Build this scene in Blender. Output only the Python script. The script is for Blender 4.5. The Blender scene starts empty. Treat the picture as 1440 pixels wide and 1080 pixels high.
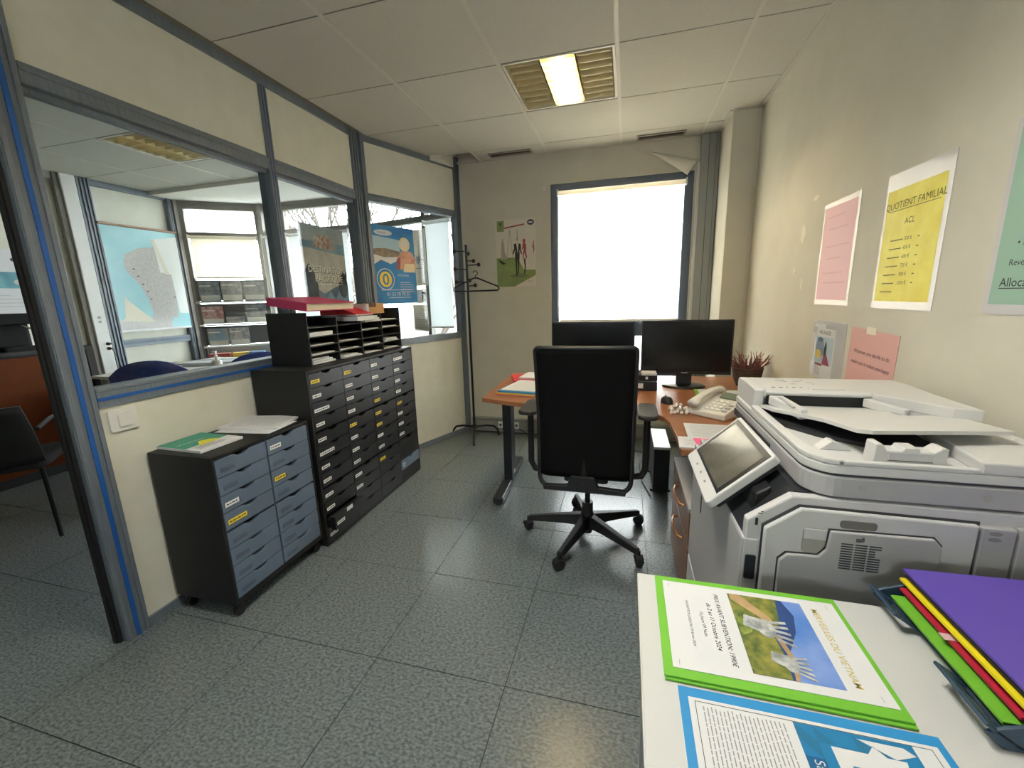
import bpy, bmesh, math, random
from mathutils import Vector, Matrix

# ------------------------------------------------------------------ camera
scene = bpy.context.scene
COL = scene.collection
rnd = random.Random(7)

def set_camera():
    yaw, pit, rol = 0.270244, -0.205134, -0.029092
    f = Vector((-math.sin(yaw)*math.cos(pit), math.cos(yaw)*math.cos(pit), math.sin(pit)))
    r = Vector((math.cos(yaw), math.sin(yaw), 0)); u = r.cross(f)
    x = r*math.cos(rol)+u*math.sin(rol); y = -r*math.sin(rol)+u*math.cos(rol); z = -f
    m = Matrix(((x.x, y.x, z.x, 1.2774), (x.y, y.y, z.y, -2.3591), (x.z, y.z, z.z, 1.3095), (0, 0, 0, 1)))
    cd = bpy.data.cameras.new('camera'); cd.sensor_width = 36; cd.lens = 584.2*36/1440
    cd.clip_start = 0.02; cd.clip_end = 200
    c = bpy.data.objects.new('camera', cd); c.matrix_world = m; COL.objects.link(c)
    scene.camera = c
set_camera()

# ------------------------------------------------------------------ sky, exposure
SKY = 17.0
w = bpy.data.worlds.new('overcast_sky'); scene.world = w; w.use_nodes = True
bg = w.node_tree.nodes['Background']; bg.inputs[0].default_value = (0.96, 0.985, 1.0, 1); bg.inputs[1].default_value = SKY
scene.view_settings.view_transform = 'Standard'; scene.view_settings.look = 'None'
scene.view_settings.exposure = 0.5; scene.view_settings.gamma = 1.0
scene.view_settings.use_curve_mapping = False
LAMP_MAIN = 300.0
ADDED_LAMP_W = 10.5
H = 2.494

# ------------------------------------------------------------------ materials
def lin(c):
    if isinstance(c, str):
        c = tuple(int(c[i:i+2], 16)/255 for i in (0, 2, 4))
    return tuple(x/12.92 if x <= .04045 else ((x+.055)/1.055)**2.4 for x in c)+(1,)
MATS = {}
def mat(name, col, rough=.6, metal=0, var=None, scale=40, detail=4, bump=0, bscale=None, spec=.5, trans=0, emit=0, coat=0, stretch=None, thin=0):
    """Principled material; var = second colour mixed in by noise; bump = fine relief."""
    if name in MATS: return MATS[name]
    m = bpy.data.materials.new(name); m.use_nodes = True; nt = m.node_tree
    b = nt.nodes['Principled BSDF']
    b.inputs['Base Color'].default_value = lin(col); b.inputs['Roughness'].default_value = rough
    b.inputs['Metallic'].default_value = metal; b.inputs['Specular IOR Level'].default_value = spec
    b.inputs['Transmission Weight'].default_value = trans; b.inputs['Coat Weight'].default_value = coat
    if emit:
        b.inputs['Emission Color'].default_value = lin(col); b.inputs['Emission Strength'].default_value = emit
    if var or bump:
        tc = nt.nodes.new('ShaderNodeTexCoord'); src = tc.outputs['Object']
        if stretch:
            mp = nt.nodes.new('ShaderNodeMapping'); mp.inputs['Scale'].default_value = stretch
            nt.links.new(src, mp.inputs[0]); src = mp.outputs[0]
    if var:
        n = nt.nodes.new('ShaderNodeTexNoise'); n.inputs['Scale'].default_value = scale; n.inputs['Detail'].default_value = detail
        r = nt.nodes.new('ShaderNodeValToRGB'); r.color_ramp.elements[0].position = .35; r.color_ramp.elements[1].position = .65
        r.color_ramp.elements[0].color = lin(col); r.color_ramp.elements[1].color = lin(var)
        nt.links.new(src, n.inputs['Vector']); nt.links.new(n.outputs['Fac'], r.inputs[0]); nt.links.new(r.outputs[0], b.inputs['Base Color'])
    if bump:
        n2 = nt.nodes.new('ShaderNodeTexNoise'); n2.inputs['Scale'].default_value = bscale or scale*4; n2.inputs['Detail'].default_value = 3
        bp = nt.nodes.new('ShaderNodeBump'); bp.inputs['Strength'].default_value = bump; bp.inputs['Distance'].default_value = .002
        nt.links.new(src, n2.inputs['Vector']); nt.links.new(n2.outputs['Fac'], bp.inputs['Height']); nt.links.new(bp.outputs[0], b.inputs['Normal'])
    if thin:                              # paper that lets some light through
        o = nt.nodes['Material Output']; t = nt.nodes.new('ShaderNodeBsdfTranslucent'); t.inputs[0].default_value = lin(col)
        if var: nt.links.new(r.outputs[0], t.inputs[0])
        mx = nt.nodes.new('ShaderNodeMixShader'); mx.inputs[0].default_value = thin
        nt.links.new(b.outputs[0], mx.inputs[1]); nt.links.new(t.outputs[0], mx.inputs[2]); nt.links.new(mx.outputs[0], o.inputs[0])
    MATS[name] = m
    return m

def glass_mat(name, col=(.94, .96, .955), op=.03):
    """thin clear pane: transparent with a weak mirror reflection"""
    m = bpy.data.materials.new(name); m.use_nodes = True; nt = m.node_tree; nt.nodes.clear()
    o = nt.nodes.new('ShaderNodeOutputMaterial'); t = nt.nodes.new('ShaderNodeBsdfTransparent'); t.inputs[0].default_value = (*col, 1)
    g = nt.nodes.new('ShaderNodeBsdfGlossy'); g.inputs['Roughness'].default_value = .02
    mx = nt.nodes.new('ShaderNodeMixShader'); mx.inputs[0].default_value = op
    nt.links.new(t.outputs[0], mx.inputs[1]); nt.links.new(g.outputs[0], mx.inputs[2]); nt.links.new(mx.outputs[0], o.inputs[0])
    MATS[name] = m; return m

def blind_mat(name, col, tr):
    """woven roller blind: diffuse front, light passes through from behind"""
    m = bpy.data.materials.new(name); m.use_nodes = True; nt = m.node_tree; nt.nodes.clear()
    o = nt.nodes.new('ShaderNodeOutputMaterial'); d = nt.nodes.new('ShaderNodeBsdfDiffuse'); t = nt.nodes.new('ShaderNodeBsdfTranslucent')
    d.inputs[0].default_value = lin(col); t.inputs[0].default_value = lin(col)
    mx = nt.nodes.new('ShaderNodeMixShader'); mx.inputs[0].default_value = tr
    nt.links.new(d.outputs[0], mx.inputs[1]); nt.links.new(t.outputs[0], mx.inputs[2]); nt.links.new(mx.outputs[0], o.inputs[0])
    MATS[name] = m; return m

M_floor = mat('floor_vinyl', '51595a', .27, var='788081', scale=80, detail=5, bump=.04, bscale=60, stretch=(1, 1.5, 1))
M_joint = mat('floor_joint', '2f3435', .8)
M_ctile = mat('ceiling_tile', 'cac8be', .95, var='c2c0b6', scale=220, bump=.25, bscale=320)
M_tee = mat('ceiling_tee', 'cbc7bc', .5)
M_teed = mat('shaded_cross_tee', '6a665d', .6)  # dark colour paints the shadow lines between tile rows
M_void = mat('plenum', '8a8578', .9)
M_panel = mat('partition_panel', 'd8d7c9', .7, var='d2d1c2', scale=9, bump=.05, bscale=300)
M_frame = mat('grey_profile', '747d87', .4, metal=.15, var='69727c', scale=20, stretch=(8, 8, .6))
M_dframe = mat('slate_profile', '505a68', .45, metal=.1)
M_blue = mat('blue_insert', '1b56a0', .4)
M_seal = mat('black_seal', '101214', .6)
M_wall = mat('wallpaper', 'cdcabc', .85, var='c8c5b7', scale=6, bump=.35, bscale=420)
M_plaster = mat('plaster_white', 'e4e2da', .8)
M_trunk = mat('grey_trunking', '90928d', .5, metal=.1)
M_white = mat('white_plastic', 'd8d7d2', .4)
M_glass = glass_mat('window_glass')
M_glass2 = glass_mat('partition_glass', (.91, .93, .93), .022)
M_black = mat('black_plastic', '17181a', .5)
M_blackm = mat('black_matt', '1b1b1c', .75, bump=.1, bscale=500)
M_blackpaint = mat('black_metal', '141516', .35, metal=.3)
M_chrome = mat('chrome', 'c9c9c8', .18, metal=1)
M_paper = mat('white_paper', 'd2d4d6', .8)
M_ink = mat('ink', '2a2a2e', .8)
M_greyink = mat('grey_ink', '8b8b90', .8)
M_wood = mat('desk_laminate', '9c6846', .35, var='8c5a3a', scale=7, detail=6, stretch=(1.2, 9, 9), spec=.5)
M_woodd = mat('brown_laminate', '7d5234', .45, var='6e4629', scale=8, stretch=(9, 9, 1))
M_card = mat('cardboard', 'a87f52', .8)
M_blinde = blind_mat('blind_fabric', 'fdf6ea', .75)
M_bluedr = mat('slate_blue_plastic', '5d6c80', .45, bump=.1, bscale=500)

# ------------------------------------------------------------------ mesh helpers
class G:
    """collects polygons; build() links them as one mesh object"""
    def __init__(s): s.v = []; s.f = []; s.m = []; s.sm = []
    def add(s, vs, fs, mi=0, sm=False):
        o = len(s.v); s.v += [tuple(p) for p in vs]
        for f in fs: s.f.append([o+i for i in f]); s.m.append(mi); s.sm.append(sm)
        return s
    def box(s, x0, x1, y0, y1, z0, z1, mi=0, M=None):
        vs = [Vector((x, y, z)) for z in (z0, z1) for y in (y0, y1) for x in (x0, x1)]
        if M: vs = [M @ p for p in vs]
        return s.add(vs, [(0, 2, 3, 1), (4, 5, 7, 6), (0, 1, 5, 4), (2, 6, 7, 3), (0, 4, 6, 2), (1, 3, 7, 5)], mi)
    def prism(s, poly, a, b, ax='z', mi=0, M=None, sm=False):
        """extrude a 2-D outline (counter-clockwise) from a to b along ax"""
        def P(p, h):
            q = {'z': (p[0], p[1], h), 'x': (h, p[0], p[1]), 'y': (p[0], h, p[1])}[ax]
            return M @ Vector(q) if M else Vector(q)
        n = len(poly); vs = [P(p, a) for p in poly]+[P(p, b) for p in poly]
        s.add(vs, [tuple(range(n))[::-1], tuple(range(n, 2*n))], mi)
        o = len(s.v)-2*n
        for i in range(n):
            j = (i+1) % n; s.f.append([o+i, o+j, o+n+j, o+n+i]); s.m.append(mi); s.sm.append(sm)
        return s
    def tube(s, pts, r, n=8, mi=0, closed=False, sm=True):
        pts = [Vector(p) for p in pts]; k = len(pts)
        rs = r if isinstance(r, (list, tuple)) else [r]*k
        vs = []; up = None
        for i, p in enumerate(pts):
            if closed: d = pts[(i+1) % k]-pts[i-1]
            else: d = pts[min(i+1, k-1)]-pts[max(i-1, 0)]
            d.normalize()
            if up is None: up = Vector((0, 0, 1)) if abs(d.z) < .9 else Vector((1, 0, 0))
            a = d.cross(up)
            if a.length < 1e-5: a = d.orthogonal()
            a.normalize(); b = a.cross(d); up = b
            for q in range(n):
                t = 2*math.pi*q/n; vs.append(p+(a*math.cos(t)+b*math.sin(t))*rs[i])
        fs = []
        for i in range(k if closed else k-1):
            j = (i+1) % k
            for q in range(n): fs.append((i*n+q, i*n+(q+1) % n, j*n+(q+1) % n, j*n+q))
        s.add(vs, fs, mi, sm)
        if not closed: s.add(vs[:n], [tuple(range(n))[::-1]], mi); s.add(vs[-n:], [tuple(range(n))], mi)
        return s
    def lathe(s, prof, c=(0, 0, 0), n=20, mi=0, M=None, sm=True):
        vs = []
        for r, z in prof:
            for q in range(n):
                t = 2*math.pi*q/n; p = Vector((c[0]+r*math.cos(t), c[1]+r*math.sin(t), c[2]+z)); vs.append(M @ p if M else p)
        fs = [(i*n+q, i*n+(q+1) % n, (i+1)*n+(q+1) % n, (i+1)*n+q) for i in range(len(prof)-1) for q in range(n)]
        s.add(vs, fs, mi, sm)
        k = len(prof)-1
        s.add(vs[:n], [tuple(range(n))[::-1]], mi); s.add(vs[k*n:], [tuple(range(n))], mi)
        return s
    def quad(s, a, b, c, d, mi=0): return s.add([a, b, c, d], [(0, 1, 2, 3)], mi)
    def mesh(s, name, mats):
        me = bpy.data.meshes.new(name); me.from_pydata(s.v, [], s.f)
        for m in (mats if isinstance(mats, (list, tuple)) else [mats]): me.materials.append(m)
        me.polygons.foreach_set('material_index', s.m); me.polygons.foreach_set('use_smooth', s.sm); me.update()
        return me
    def build(s, name, mats, parent=None, bevel=0, loc=None, kind=None, label=None):
        o = bpy.data.objects.new(name, s.mesh(name, mats)); COL.objects.link(o)
        if parent is not None: o.parent = parent
        if loc is not None: o.location = loc
        if bevel:
            b = o.modifiers.new('bevel', 'BEVEL'); b.width = bevel; b.segments = 2; b.limit_method = 'ANGLE'; b.angle_limit = .7
        if kind: o['kind'] = kind
        if label: o['label'] = label
        return o

def tag(o, label, cat, group=None):
    o['label'] = label; o['category'] = cat
    if group: o['group'] = group
    return o
def thing(name, label, cat, loc=(0, 0, 0), rz=0, group=None):
    o = bpy.data.objects.new(name, None); COL.objects.link(o); o.empty_display_size = .1
    o.location = loc; o.rotation_euler = (0, 0, rz)
    return tag(o, label, cat, group)
def struct(o, label=None):
    o['kind'] = 'structure'
    if label: o['label'] = label
    return o
def sroot(name, label, loc=(0, 0, 0), rz=0):
    o = bpy.data.objects.new(name, None); COL.objects.link(o); o.location = loc; o.rotation_euler = (0, 0, rz)
    return struct(o, label)
def inst(me, name, parent, loc, rz=0):
    o = bpy.data.objects.new(name, me); COL.objects.link(o); o.parent = parent; o.location = loc; o.rotation_euler = (0, 0, rz)
    return o
def dup(root, loc, rz=0, label=None):
    r = root.copy(); COL.objects.link(r); r.location = loc; r.rotation_euler = (0, 0, rz)
    if label: r['label'] = label
    for ch in list(root.children):
        c = ch.copy(); COL.objects.link(c); c.parent = r
        for g in list(ch.children):
            d = g.copy(); COL.objects.link(d); d.parent = c
    return r

def rrect(x0, y0, x1, y1, r, n=4):
    """rounded rectangle outline, counter-clockwise"""
    p = []
    for cx, cy, a in ((x1-r, y0+r, -90), (x1-r, y1-r, 0), (x0+r, y1-r, 90), (x0+r, y0+r, 180)):
        for k in range(n+1):
            t = math.radians(a+90*k/n); p.append((cx+r*math.cos(t), cy+r*math.sin(t)))
    return p

_txt = {}
def text_polys(body, size, align='LEFT', shear=0, bold=0):
    key = (body, align, shear, bold)
    if key not in _txt:
        cu = bpy.data.curves.new('t', 'FONT'); cu.body = body; cu.size = 1; cu.align_x = align; cu.shear = shear; cu.offset = bold; cu.resolution_u = 3
        ob = bpy.data.objects.new('t', cu); me = bpy.data.meshes.new_from_object(ob)
        _txt[key] = ([(v.co.x, v.co.y) for v in me.vertices], [tuple(p.vertices) for p in me.polygons])
        bpy.data.objects.remove(ob); bpy.data.curves.remove(cu); bpy.data.meshes.remove(me)
    v, f = _txt[key]
    return [(x*size, y*size) for x, y in v], f

class Sheet:
    """a printed surface: origin O, right U, up V; layers are lifted a fraction of a millimetre"""
    def __init__(s, O, U, V, step=.0004):
        s.O = Vector(O); s.U = Vector(U).normalized(); s.V = Vector(V).normalized(); s.N = s.U.cross(s.V); s.g = G(); s.st = step
    def p(s, u, v, l=0): return s.O+s.U*u+s.V*v+s.N*(l*s.st)
    def poly(s, pts, mi, l=1): s.g.add([s.p(u, v, l) for u, v in pts], [tuple(range(len(pts)))], mi); return s
    def rect(s, u0, v0, u1, v1, mi, l=1): return s.poly([(u0, v0), (u1, v0), (u1, v1), (u0, v1)], mi, l)
    def oval(s, u, v, a, b, mi, l=1, n=20): return s.poly([(u+a*math.cos(6.2832*k/n), v+b*math.sin(6.2832*k/n)) for k in range(n)], mi, l)
    def frame(s, u0, v0, u1, v1, t, mi, l=1):
        s.rect(u0, v0, u1, v0+t, mi, l); s.rect(u0, v1-t, u1, v1, mi, l); s.rect(u0, v0+t, u0+t, v1-t, mi, l); s.rect(u1-t, v0+t, u1, v1-t, mi, l); return s
    def text(s, body, u, v, size, mi, l=2, align='LEFT', shear=0, bold=0):
        vs, fs = text_polys(body, size, align, shear, bold)
        s.g.add([s.p(u+a, v+b, l) for a, b in vs], fs, mi); return s
    def lines(s, u0, v0, u1, n, dv, t, mi, l=2, seed=1):
        r = random.Random(seed)
        for k in range(n):
            e = u1-(u1-u0)*r.uniform(0, .12)-(0 if k % 5 else (u1-u0)*.3); s.rect(u0, v0-k*dv, e, v0-k*dv+t, mi, l)
        return s
    def slab(s, w, h, t):
        """the sheet itself as a thin box, front at l=0"""
        g = G(); a = [s.p(0, 0), s.p(w, 0), s.p(w, h), s.p(0, h)]; b = [q-s.N*t for q in a]
        g.add(a+b, [(0, 1, 2, 3), (7, 6, 5, 4), (0, 4, 5, 1), (1, 5, 6, 2), (2, 6, 7, 3), (3, 7, 4, 0)]); return g

# ================================================================== THE SETTING
XP, XR, YW = -0.62, 2.11, 1.45          # partition face, right wall, window wall
XL = -3.6                               # far wall of the neighbouring room

# ---- floor: slab plus 0.5 m vinyl tiles
floor = struct(G().box(XL-.2, XR+.2, -4.6, 2.4, -.12, -.003).build('floor', M_joint), 'grey speckled vinyl tile floor')
FX, FY, S = -.0923, -1.2287, .5
tm = G().box(.0016, S-.0016, .0016, S-.0016, -.003, 0).mesh('floor_tile', M_floor)
for i in range(-8, 5):
    for j in range(-4, 7):
        x, y = FX+i*S, FY+j*S
        x0, x1 = max(x, XL), min(x+S, XR); y0, y1 = y, min(y+S, 2.2)
        if x1-x0 < .02 or y1-y0 < .02: continue
        if x >= XL and x+S <= XR and y+S <= 2.2:
            inst(tm, 'floor_tile', floor, (x, y, 0))
        else:
            G().box(x0-x+.002, x1-x-.002, .002, y1-y-.002, -.003, 0).build('floor_tile', M_floor, floor, loc=(x, y, 0))
G().box(XL, XR, -4.6, FY-4*S-.003, -.003, 0).build('floor_covering', M_floor, floor)

# ---- ceiling: slab, tiles on a 0.6 m grid, tee bars
ceiling = struct(G().box(XL-.2, XR+.2, -4.6, 2.4, H+.12, H+.25).build('ceiling', M_void), 'suspended ceiling of square mineral tiles')
LIGHTS = {(1, 0), (1, -3), (-4, 0)}      # grid cells that hold a luminaire (x index, y index)
VENTS = {(0, 2), (2, 2)}
cm = G().box(.010, .590, .004, .596, .003, .018).mesh('ceiling_tile', M_ctile)
for i in range(-6, 4):
    for j in range(-8, 3):
        if (i, j) in LIGHTS: continue
        x, y = .6*i, .6*j
        left = x < XP-.3
        xa, xb = (XL, XP-.08) if left else (XP, XR)
        yb = 1.15 if left else YW
        x0, x1, y0, y1 = max(x, xa), min(x+.6, xb), y, min(y+.6, yb)
        if i == -1: x0, x1 = -.6, 0.0
        if i == -2: x1 = min(x1, -.70)
        if x1-x0 < .05 or y1-y0 < .05: continue
        if i == -1 and j == 2: continue
        if y+.6 < -4.5: continue
        if x1-x0 > .599 and y1-y0 > .599:
            inst(cm, 'ceiling_tile', ceiling, (x, y, H))
        elif (i, j) in VENTS:            # cut tile with a slot for the air vent
            u0, u1 = x0-x+.011, x1-x-.011; v1 = y1-y-.002
            sx0, sx1, sy0, sy1 = (.115, .485, .075, .175) if i == 0 else (.12, .475, .085, .185)
            g = G().box(u0, u1, .004, sy0, .004, .018).box(u0, u1, sy1, v1, .004, .018).box(u0, sx0, sy0, sy1, .004, .018).box(sx1, u1, sy0, sy1, .004, .018)
            g.build('ceiling_tile', M_ctile, ceiling, loc=(x, y, H))
        else:
            G().box(x0-x+.011, x1-x-.011, y0-y+.004, y1-y-(.004 if y1-y > .599 else .002), .003, .018).build('ceiling_tile', M_ctile, ceiling, loc=(x, y, H))
for i in range(-5, 4):                   # main runners
    if i == -1: continue
    y1 = 1.15 if i < -1 else YW
    G().box(.6*i-.010, .6*i+.010, -4.5, y1, H, H+.03).build('ceiling_tee', M_tee, ceiling)
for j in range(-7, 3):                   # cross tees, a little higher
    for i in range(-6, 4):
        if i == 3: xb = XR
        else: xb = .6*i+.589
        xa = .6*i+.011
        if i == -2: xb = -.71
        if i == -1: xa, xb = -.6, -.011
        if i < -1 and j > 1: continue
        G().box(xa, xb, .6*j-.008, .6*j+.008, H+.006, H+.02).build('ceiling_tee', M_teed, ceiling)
G().box(XL, -.25, 1.15, 2.3, H-.03, H+.12).build('bay_ceiling', M_plaster, ceiling)
G().box(XL, -.70, 1.135, 1.15, H-.035, H+.03).build('edge_profile', M_tee, ceiling)
G().box(XR-.022, XR, -4.5, 1.03, H-.003, H+.02).box(1.913, 1.935, 1.03, YW, H-.003, H+.02).box(1.935, XR, 1.008, 1.03, H-.003, H+.02).build('edge_profile', M_tee, ceiling)
G().box(-.24, 1.913, YW-.015, YW, H+.001, H+.02).build('edge_profile', M_tee, ceiling)

# ---- wall_right
wr = struct(G().box(XR, XR+.15, -4.6, 1.6, 0, H+.12).build('wall_right', M_wall), 'beige papered wall on the right')
for (y, z, a, b) in ((.10, 1.575, .028, .045), (.06, 1.335, .010, .03), (.17, 1.40, .012, .02), (-.01, 1.72, .03, .012)):
    G().prism([(y+a*math.cos(t*.6283)*(1+.3*math.sin(t*3)), z+b*math.sin(t*.6283)) for t in range(10)], XR-.0012, XR, 'x').build('torn_paper_patch', mat('bare_paper', 'e0dacb', .9), wr)
RX0, RX1, RZ0, RZ1 = .5, 1.3, 1.35, 1.95
struct(G().box(XP, RX0, -4.75, -4.6, 0, H+.12).box(RX1, XR+.2, -4.75, -4.6, 0, H+.12).box(RX0, RX1, -4.75, -4.6, 0, RZ0).box(RX0, RX1, -4.75, -4.6, RZ1, H+.12).build('wall_rear', M_wall), 'beige rear wall of the office')
w5 = sroot('added_rear_window', 'small unseen window added in the rear wall for daylight', (RX0, -4.7, 0))  # unseen window, added to bring daylight in from behind the camera
g = G(); w_, t_ = RX1-RX0, .04
g.box(0, t_, 0, .06, RZ0, RZ1).box(w_-t_, w_, 0, .06, RZ0, RZ1).box(t_, w_-t_, 0, .06, RZ0, RZ0+t_).box(t_, w_-t_, 0, .06, RZ1-t_, RZ1).build('window_frame', M_dframe, w5)
G().box(t_, w_-t_, .027, .033, RZ0+t_, RZ1-t_).build('window_pane', M_glass, w5)

# ---- wall_back with the window opening; column; trunking
WX0, WX1, WZ0, WZ1 = .617, 1.767, .58, 2.25
wb = G().box(-.24, WX0, YW, YW+.16, 0, H+.12).box(WX1, XR+.15, YW, YW+.16, 0, H+.12).box(WX0, WX1, YW, YW+.16, 0, WZ0).box(WX0, WX1, YW, YW+.16, WZ1, H+.12)
wb = struct(wb.build('wall_back', M_wall), 'beige papered wall around the large window')
G().box(.602, WX0, YW-.012, YW, .15, 2.275).box(WX0, WX1, YW-.012, YW, WZ1, 2.275).build('cover_strip', M_wall, wb)
G().box(.555, .572, YW-.012, YW, 2.20, 2.245).build('wall_clip', M_white, wb)
# curled strip of loose wallpaper above the window corner
g = G(); n = 12
for k in range(n+1):
    t = k/n; x = 1.40+.385*t; zt = 2.428-.105*t; wid = .018+.105*t
    for q in range(5):
        a = q/4; g.v.append((x-.075*a*t, YW-.004-.055*math.sin(a*2.6)*(.25+.75*t), zt-wid*a*(.55+.35*t)))
for k in range(n):
    for q in range(4):
        a = k*5+q; g.f.append([a, a+1, a+6, a+5]); g.m.append(0); g.sm.append(True)
o = g.build('loose_wallpaper', mat('paper_back', 'e3decf', .9), wb); sd = o.modifiers.new('thick', 'SOLIDIFY'); sd.thickness = .0012
column = struct(G().box(1.935, XR, 1.03, YW, 0, H+.02).build('wall_column', M_wall, bevel=.004), 'square papered column in the corner beside the window')
G().box(2.082, 2.092, 1.026, 1.03, 0, H-.02).build('corner_bead', M_wall, column)
trim = struct(G().box(1.80, 1.931, 1.405, YW, .15, H-.001).build('trim_1', M_trunk, bevel=.002), 'tall grey cable duct between window and column')
G().box(1.855, 1.860, 1.403, 1.405, .15, H-.002).box(1.905, 1.908, 1.403, 1.405, .15, H-.002).build('groove', M_dframe, trim)
G().box(1.783, 1.80, 1.42, YW, .15, 2.30).build('side_strip', M_white, trim)
base = struct(G().box(-.19, 1.80, 1.400, YW, .012, .150).build('baseboard_back', M_trunk, bevel=.003), 'grey cable trunking along the foot of the window wall')
G().box(-.19, 1.80, 1.396, 1.400, .128, .133).box(-.19, 1.80, 1.396, 1.400, .035, .040).build('cover_lip', M_frame, base)
for x in (.11, .27, 1.50, 1.60):
    so = G().box(x-.025, x+.025, 1.390, 1.400, .055, .118).build('socket', M_white, base, bevel=.003)
    G().lathe([(.014, 0), (.014, .003)], n=14, M=Matrix.Translation((x, 1.390, .086)) @ Matrix.Rotation(math.pi/2, 4, 'X')).build('socket_well', M_dframe, so)

# ---- window_1
def window_frame(g, x0, x1, z0, z1, t, y0, y1, transoms=(), mulls=()):
    g.box(x0, x0+t, y0, y1, z0, z1).box(x1-t, x1, y0, y1, z0, z1).box(x0+t, x1-t, y0, y1, z0, z0+t).box(x0+t, x1-t, y0, y1, z1-t, z1)
    for z, h in transoms: g.box(x0+t, x1-t, y0, y1, z-h/2, z+h/2)
    for x, h in mulls: g.box(x-h/2, x+h/2, y0, y1, z0+t, z1-t)
    return g
w1 = sroot('window_1', 'large window with slate grey frame', (WX0, YW, 0))
g = G(); window_frame(g, .001, WX1-WX0-.001, WZ0, WZ1-.001, .068, -.002, .07, ((1.015, .13),)); g.build('window_frame', M_dframe, w1, bevel=.003)
G().box(.07, 1.08, .034, .040, WZ0+.07, .95).build('window_pane', M_glass, w1)
G().box(.07, 1.08, .034, .040, 1.08, WZ1-.07).build('window_pane', M_glass, w1)
G().box(0, WX1-WX0, -.03, .0, WZ0-.03, WZ0).build('window_sill', M_dframe, w1)

# ---- wall_left: glazed partition, x = XP is its face in this room
wl = sroot('wall_left', 'grey framed partition with glass band between cream panels')
XB = XP-.08
def profile(g, y0, y1, z0, z1):      # upright with ridges on both faces
    g.box(XB, XP, y0, y1, z0, z1)
    return g
g = profile(G(), -1.40, -1.315, 0, H); g.box(XP, XP+.006, -1.398, -1.383, 0, H).box(XP, XP+.006, -1.333, -1.317, 0, H).build('door_post', M_frame, wl, bevel=.002)
G().box(XP, XP+.004, -1.365, -1.350, 0, H).build('blue_insert', M_blue, wl)
G().box(XB+.018, XP-.022, -1.412, -1.40, 0, H).box(XB+.03, XP-.034, -1.418, -1.412, 0, H).build('door_seal', M_seal, wl)
g = profile(G(), -.332, -.285, 1.02, H-.04); g.box(XP, XP+.006, -.330, -.322, 1.02, H-.04).box(XP, XP+.006, -.313, -.304, 1.02, H-.04).box(XP, XP+.006, -.295, -.287, 1.02, H-.04).build('mullion', M_frame, wl, bevel=.002)
G().box(XP, XP+.004, -.321, -.314, 1.02, H-.04).box(XP, XP+.004, -.303, -.296, 1.02, H-.04).build('blue_insert', mat('dull_blue_insert', '3c4a78', .45), wl)
g = profile(G(), .430, .545, 0, H)
for q in (.433, .462, .492, .522): g.box(XP, XP+.008, q, q+.014, 0, H)
g.build('corner_post', M_frame, wl, bevel=.002)
for y0, y1 in ((-1.315, -.332), (-.285, .430)):
    G().box(XB, XP+.004, y0, y1, .945, 1.020).box(XP+.004, XP+.008, y0, y1, 1.006, 1.020).build('sill_rail', M_frame, wl, bevel=.002)
    G().box(XP+.004, XP+.007, y0, y1, .972, .985).build('blue_insert', M_blue, wl)
    G().box(XB, XP+.004, y0, y1, 2.030, 2.095).box(XP+.004, XP+.008, y0, y1, 2.068, 2.082).box(XB+.02, XP-.02, y0, y1, 2.012, 2.030).build('head_rail', M_frame, wl, bevel=.002)
    G().box(XB, XP+.006, y0, y1, H-.045, H).build('ceiling_rail', M_frame, wl, bevel=.002)
    G().box(XB+.01, XP-.006, y0, y1, 2.095, H-.045).build('panel', M_panel, wl)
    G().box(XB+.037, XB+.043, y0, y1, 1.02, 2.012).build('glass_pane', M_glass2, wl)
    G().box(XB+.01, XP-.006, y0, y1, .04, .945).build('panel', M_panel, wl)
    G().box(XB, XP+.004, y0, y1, 0, .042).build('skirting', M_frame, wl, bevel=.002)
G().box(XB+.01, XP-.006, -.332, -.285, 0, .945).build('panel_joint', M_frame, wl)
G().box(XB, XP+.006, -.332, -.285, H-.045, H).build('ceiling_rail', M_frame, wl)
G().box(XB, XP, -2.32, -1.40, 2.10, H).build('door_head', M_panel, wl)
G().box(XB, XP, -4.6, -2.32, 0, H+.12).build('panel', M_panel, wl)
G().box(XB, XP, -1.40, .545, H, H+.12).build('upstand', M_void, wl)

# ---- wall_angled: the short partition leaf from the corner post to the window wall
ax, ay, bx, by = -.60, .555, -.235, 1.46
LA = math.hypot(bx-ax, by-ay); ang = math.atan2(by-ay, bx-ax)
wa = sroot('wall_angled', 'short angled partition leaf with glass above a cream panel', (ax, ay, 0), ang)
L1 = LA-.06
G().box(0, L1, -.004, .06, .945, 1.0).build('sill_rail', M_frame, wa, bevel=.002)
G().box(0, L1, -.004, .06, 2.045, 2.10).box(0, L1, -.008, -.004, 2.07, 2.082).build('head_rail', M_frame, wa, bevel=.002)
G().box(0, L1, -.004, .06, H-.045, H).build('ceiling_rail', M_frame, wa, bevel=.002)
G().box(0, L1, .006, .05, 2.10, H-.045).build('panel', M_panel, wa)
G().box(0, L1, .006, .05, .04, .945).build('panel', M_panel, wa)
G().box(0, L1, -.004, .06, 0, .04).build('skirting', M_frame, wa)
G().box(0, L1, .027, .033, 1.0, 2.045).build('glass_pane', M_glass2, wa)
g = G().box(L1, LA+.01, -.012, .06, 0, H+.06)
for q in (L1+.004, L1+.028, L1+.052): g.box(q, q+.010, -.018, -.012, 0, H+.06)
g.build('end_post', M_frame, wa, bevel=.002)
G().box(-.03, .0, -.01, .06, 0, H).build('corner_strip', M_frame, wa)
G().box(0, LA, 0, .06, H, H+.12).build('upstand', M_wall, wa)

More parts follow.
